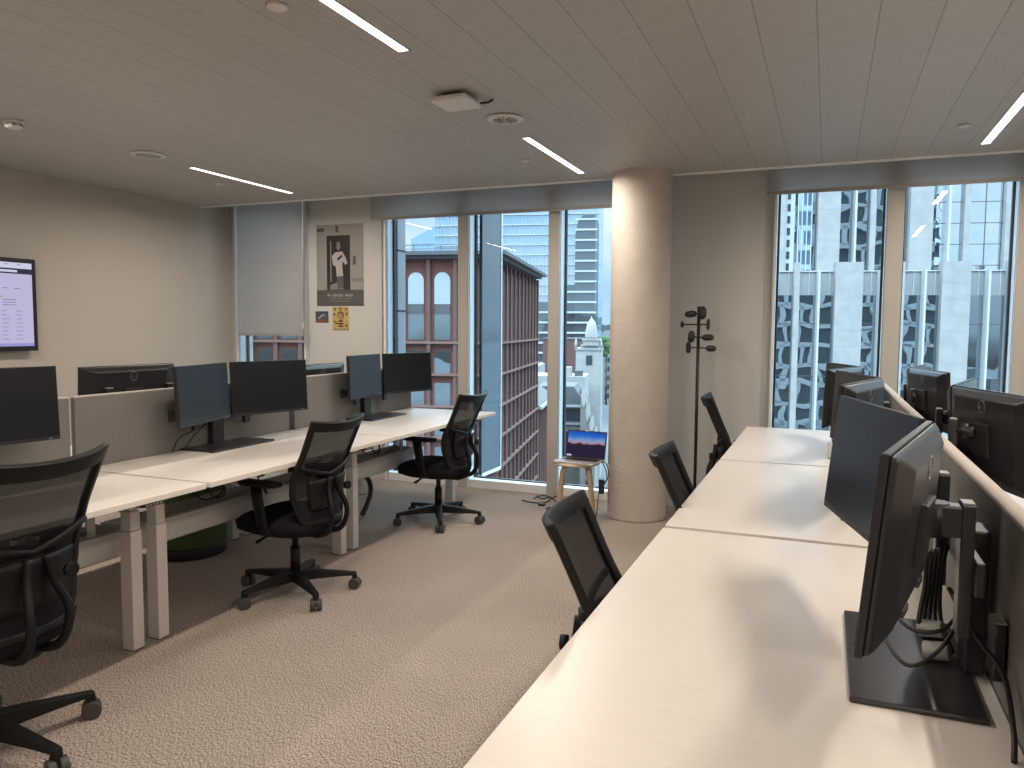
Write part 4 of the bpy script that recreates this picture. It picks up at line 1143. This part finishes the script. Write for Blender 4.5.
# the right half mirrors open sky
for (a, b) in ((21.55, 23.4), (23.75, 26.0)):
    MB().box(a, b, -.03, -.005, 0, 24).build('sky_glazing', M_REFG, t)
m = MB()
for k in range(14): m.box(21.4, 26.1, -.06, -.02, 1.55*k+.5, 1.55*k+.55)
for x in (22.4, 24.9): m.box(x, x+.06, -.06, -.02, 0, 24)
m.build('glazing_lines', M_SLATE, t)
MB().box(11.3, 33, .3, 14, 0, 24).build('core', M_GRANITE2, t)
m = MB()
MB().box(9.2, 11.5, -.1, 3, 0, 24).build('stair_tower', M_WBAND, t)
for k in range(26):
    for x in (10.55, 10.95): m.box(x, x+.22, -.14, -.1, .2+.9*k, .75+.9*k)
m.build('stair_slots', M_OPW, t)
MB().box(11.75, 12.7, -.12, .0, 0, 24).build('blue_strip', M_TOWG, t)
m = MB()
for x in (11.7, 12.0, 12.35, 12.7): m.box(x, x+.06, -.2, -.1, 0, 24)
m.build('strip_mullions', M_WHITEFIN, t)

# ---- precast grid building on our side of the street, mirrored in the granite block's windows
t = cthing('precast_office', 'pale precast grid office mirrored in the dark windows of the granite block', 'building', 14, -35)
MB().box(0, 42, -14, -.6, 0, 62).build('dark_glazing', M_OPW, t)
m = MB()
for k in range(17): m.box(0, 42, -.7, 0, 3.8*k-.5, 3.8*k+.5)
m.build('spandrels', M_PRECAST, t)
for k in range(14):
    z = 0; m = MB(); j = 0
    while z < 60:
        sh = (.5 if (k+j) % 2 else -.4); m.box(3.2*k+sh-.35, 3.2*k+sh+.45, -.7, 0, z, z+3.8); z += 3.8; j += 1
    m.build('staggered_post', M_PRECAST, t)
t = cthing('low_town_block', 'low dark roofs mirrored in the rightmost windows of the granite block', 'building', 60, -90)
for k in range(7):
    MB().box(9*k, 9*k+7, -8, 0, 0, 18+6*random.random()).build('roof_block', mat('roof_%d' % (k % 3), ((.18, .19, .20), (.30, .30, .29), (.10, .12, .11))[k % 3], .8), t)
#@@END@@
# ================================================================== WORLD
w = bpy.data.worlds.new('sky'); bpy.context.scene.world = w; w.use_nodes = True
nt = w.node_tree; bg = nt.nodes['Background']
tc = nt.nodes.new('ShaderNodeTexCoord')
mp = nt.nodes.new('ShaderNodeMapping'); mp.inputs['Scale'].default_value = (1.3, 1.3, 3.2)
nt.links.new(tc.outputs['Generated'], mp.inputs['Vector'])
n = nt.nodes.new('ShaderNodeTexNoise'); n.inputs['Scale'].default_value = 1.6; n.inputs['Detail'].default_value = 6; n.inputs['Roughness'].default_value = .55
nt.links.new(mp.outputs['Vector'], n.inputs['Vector'])
cr = nt.nodes.new('ShaderNodeValToRGB'); e = cr.color_ramp.elements
e[0].position = .40; e[0].color = (.46, .68, .88, 1); e[1].position = .62; e[1].color = (.84, .93, 1.0, 1)
nt.links.new(n.outputs['Fac'], cr.inputs['Fac'])
sx = nt.nodes.new('ShaderNodeSeparateXYZ'); nt.links.new(tc.outputs['Generated'], sx.inputs['Vector'])
mr = nt.nodes.new('ShaderNodeMapRange'); mr.inputs['From Min'].default_value = -.03; mr.inputs['From Max'].default_value = .0
nt.links.new(sx.outputs['Z'], mr.inputs['Value'])
mx = nt.nodes.new('ShaderNodeMix'); mx.data_type = 'RGBA'
mx.inputs['A'].default_value = (.10, .12, .13, 1)
nt.links.new(mr.outputs['Result'], mx.inputs['Factor']); nt.links.new(cr.outputs['Color'], mx.inputs['B'])
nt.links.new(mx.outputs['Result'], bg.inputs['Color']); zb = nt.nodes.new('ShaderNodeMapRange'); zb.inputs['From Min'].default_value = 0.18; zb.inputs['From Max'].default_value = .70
zb.inputs['To Min'].default_value = 1.25; zb.inputs['To Max'].default_value = 11.0        # overcast sky, zenith raised far beyond natural to add daylight indoors
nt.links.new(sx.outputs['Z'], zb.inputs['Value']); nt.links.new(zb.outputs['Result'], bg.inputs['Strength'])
sun = bpy.data.lights.new('hazy_sun', 'SUN'); sun.energy = .3; sun.angle = R(25); sun.color = (1, .97, .93)
so = bpy.data.objects.new('hazy_sun', sun); COL.objects.link(so); so.rotation_euler = (R(50), 0, R(-12)); so.location = (0, -20, 60)

# ================================================================== CAMERA
cd = bpy.data.cameras.new('camera'); cam = bpy.data.objects.new('camera', cd); COL.objects.link(cam)
cd.sensor_width = 36; cd.sensor_fit = 'HORIZONTAL'; cd.lens = 36*CF/1024; cd.clip_start = .05; cd.clip_end = 3000
m3 = Matrix((C_R, -C_D, -C_F)).transposed()
cam.matrix_world = Matrix.Translation((0, 0, CH)) @ m3.to_4x4()
sc = bpy.context.scene; sc.camera = cam
sc.view_settings.view_transform = 'Standard'; sc.view_settings.look = 'None'
sc.view_settings.exposure = 0; sc.view_settings.gamma = 1; sc.view_settings.use_curve_mapping = False
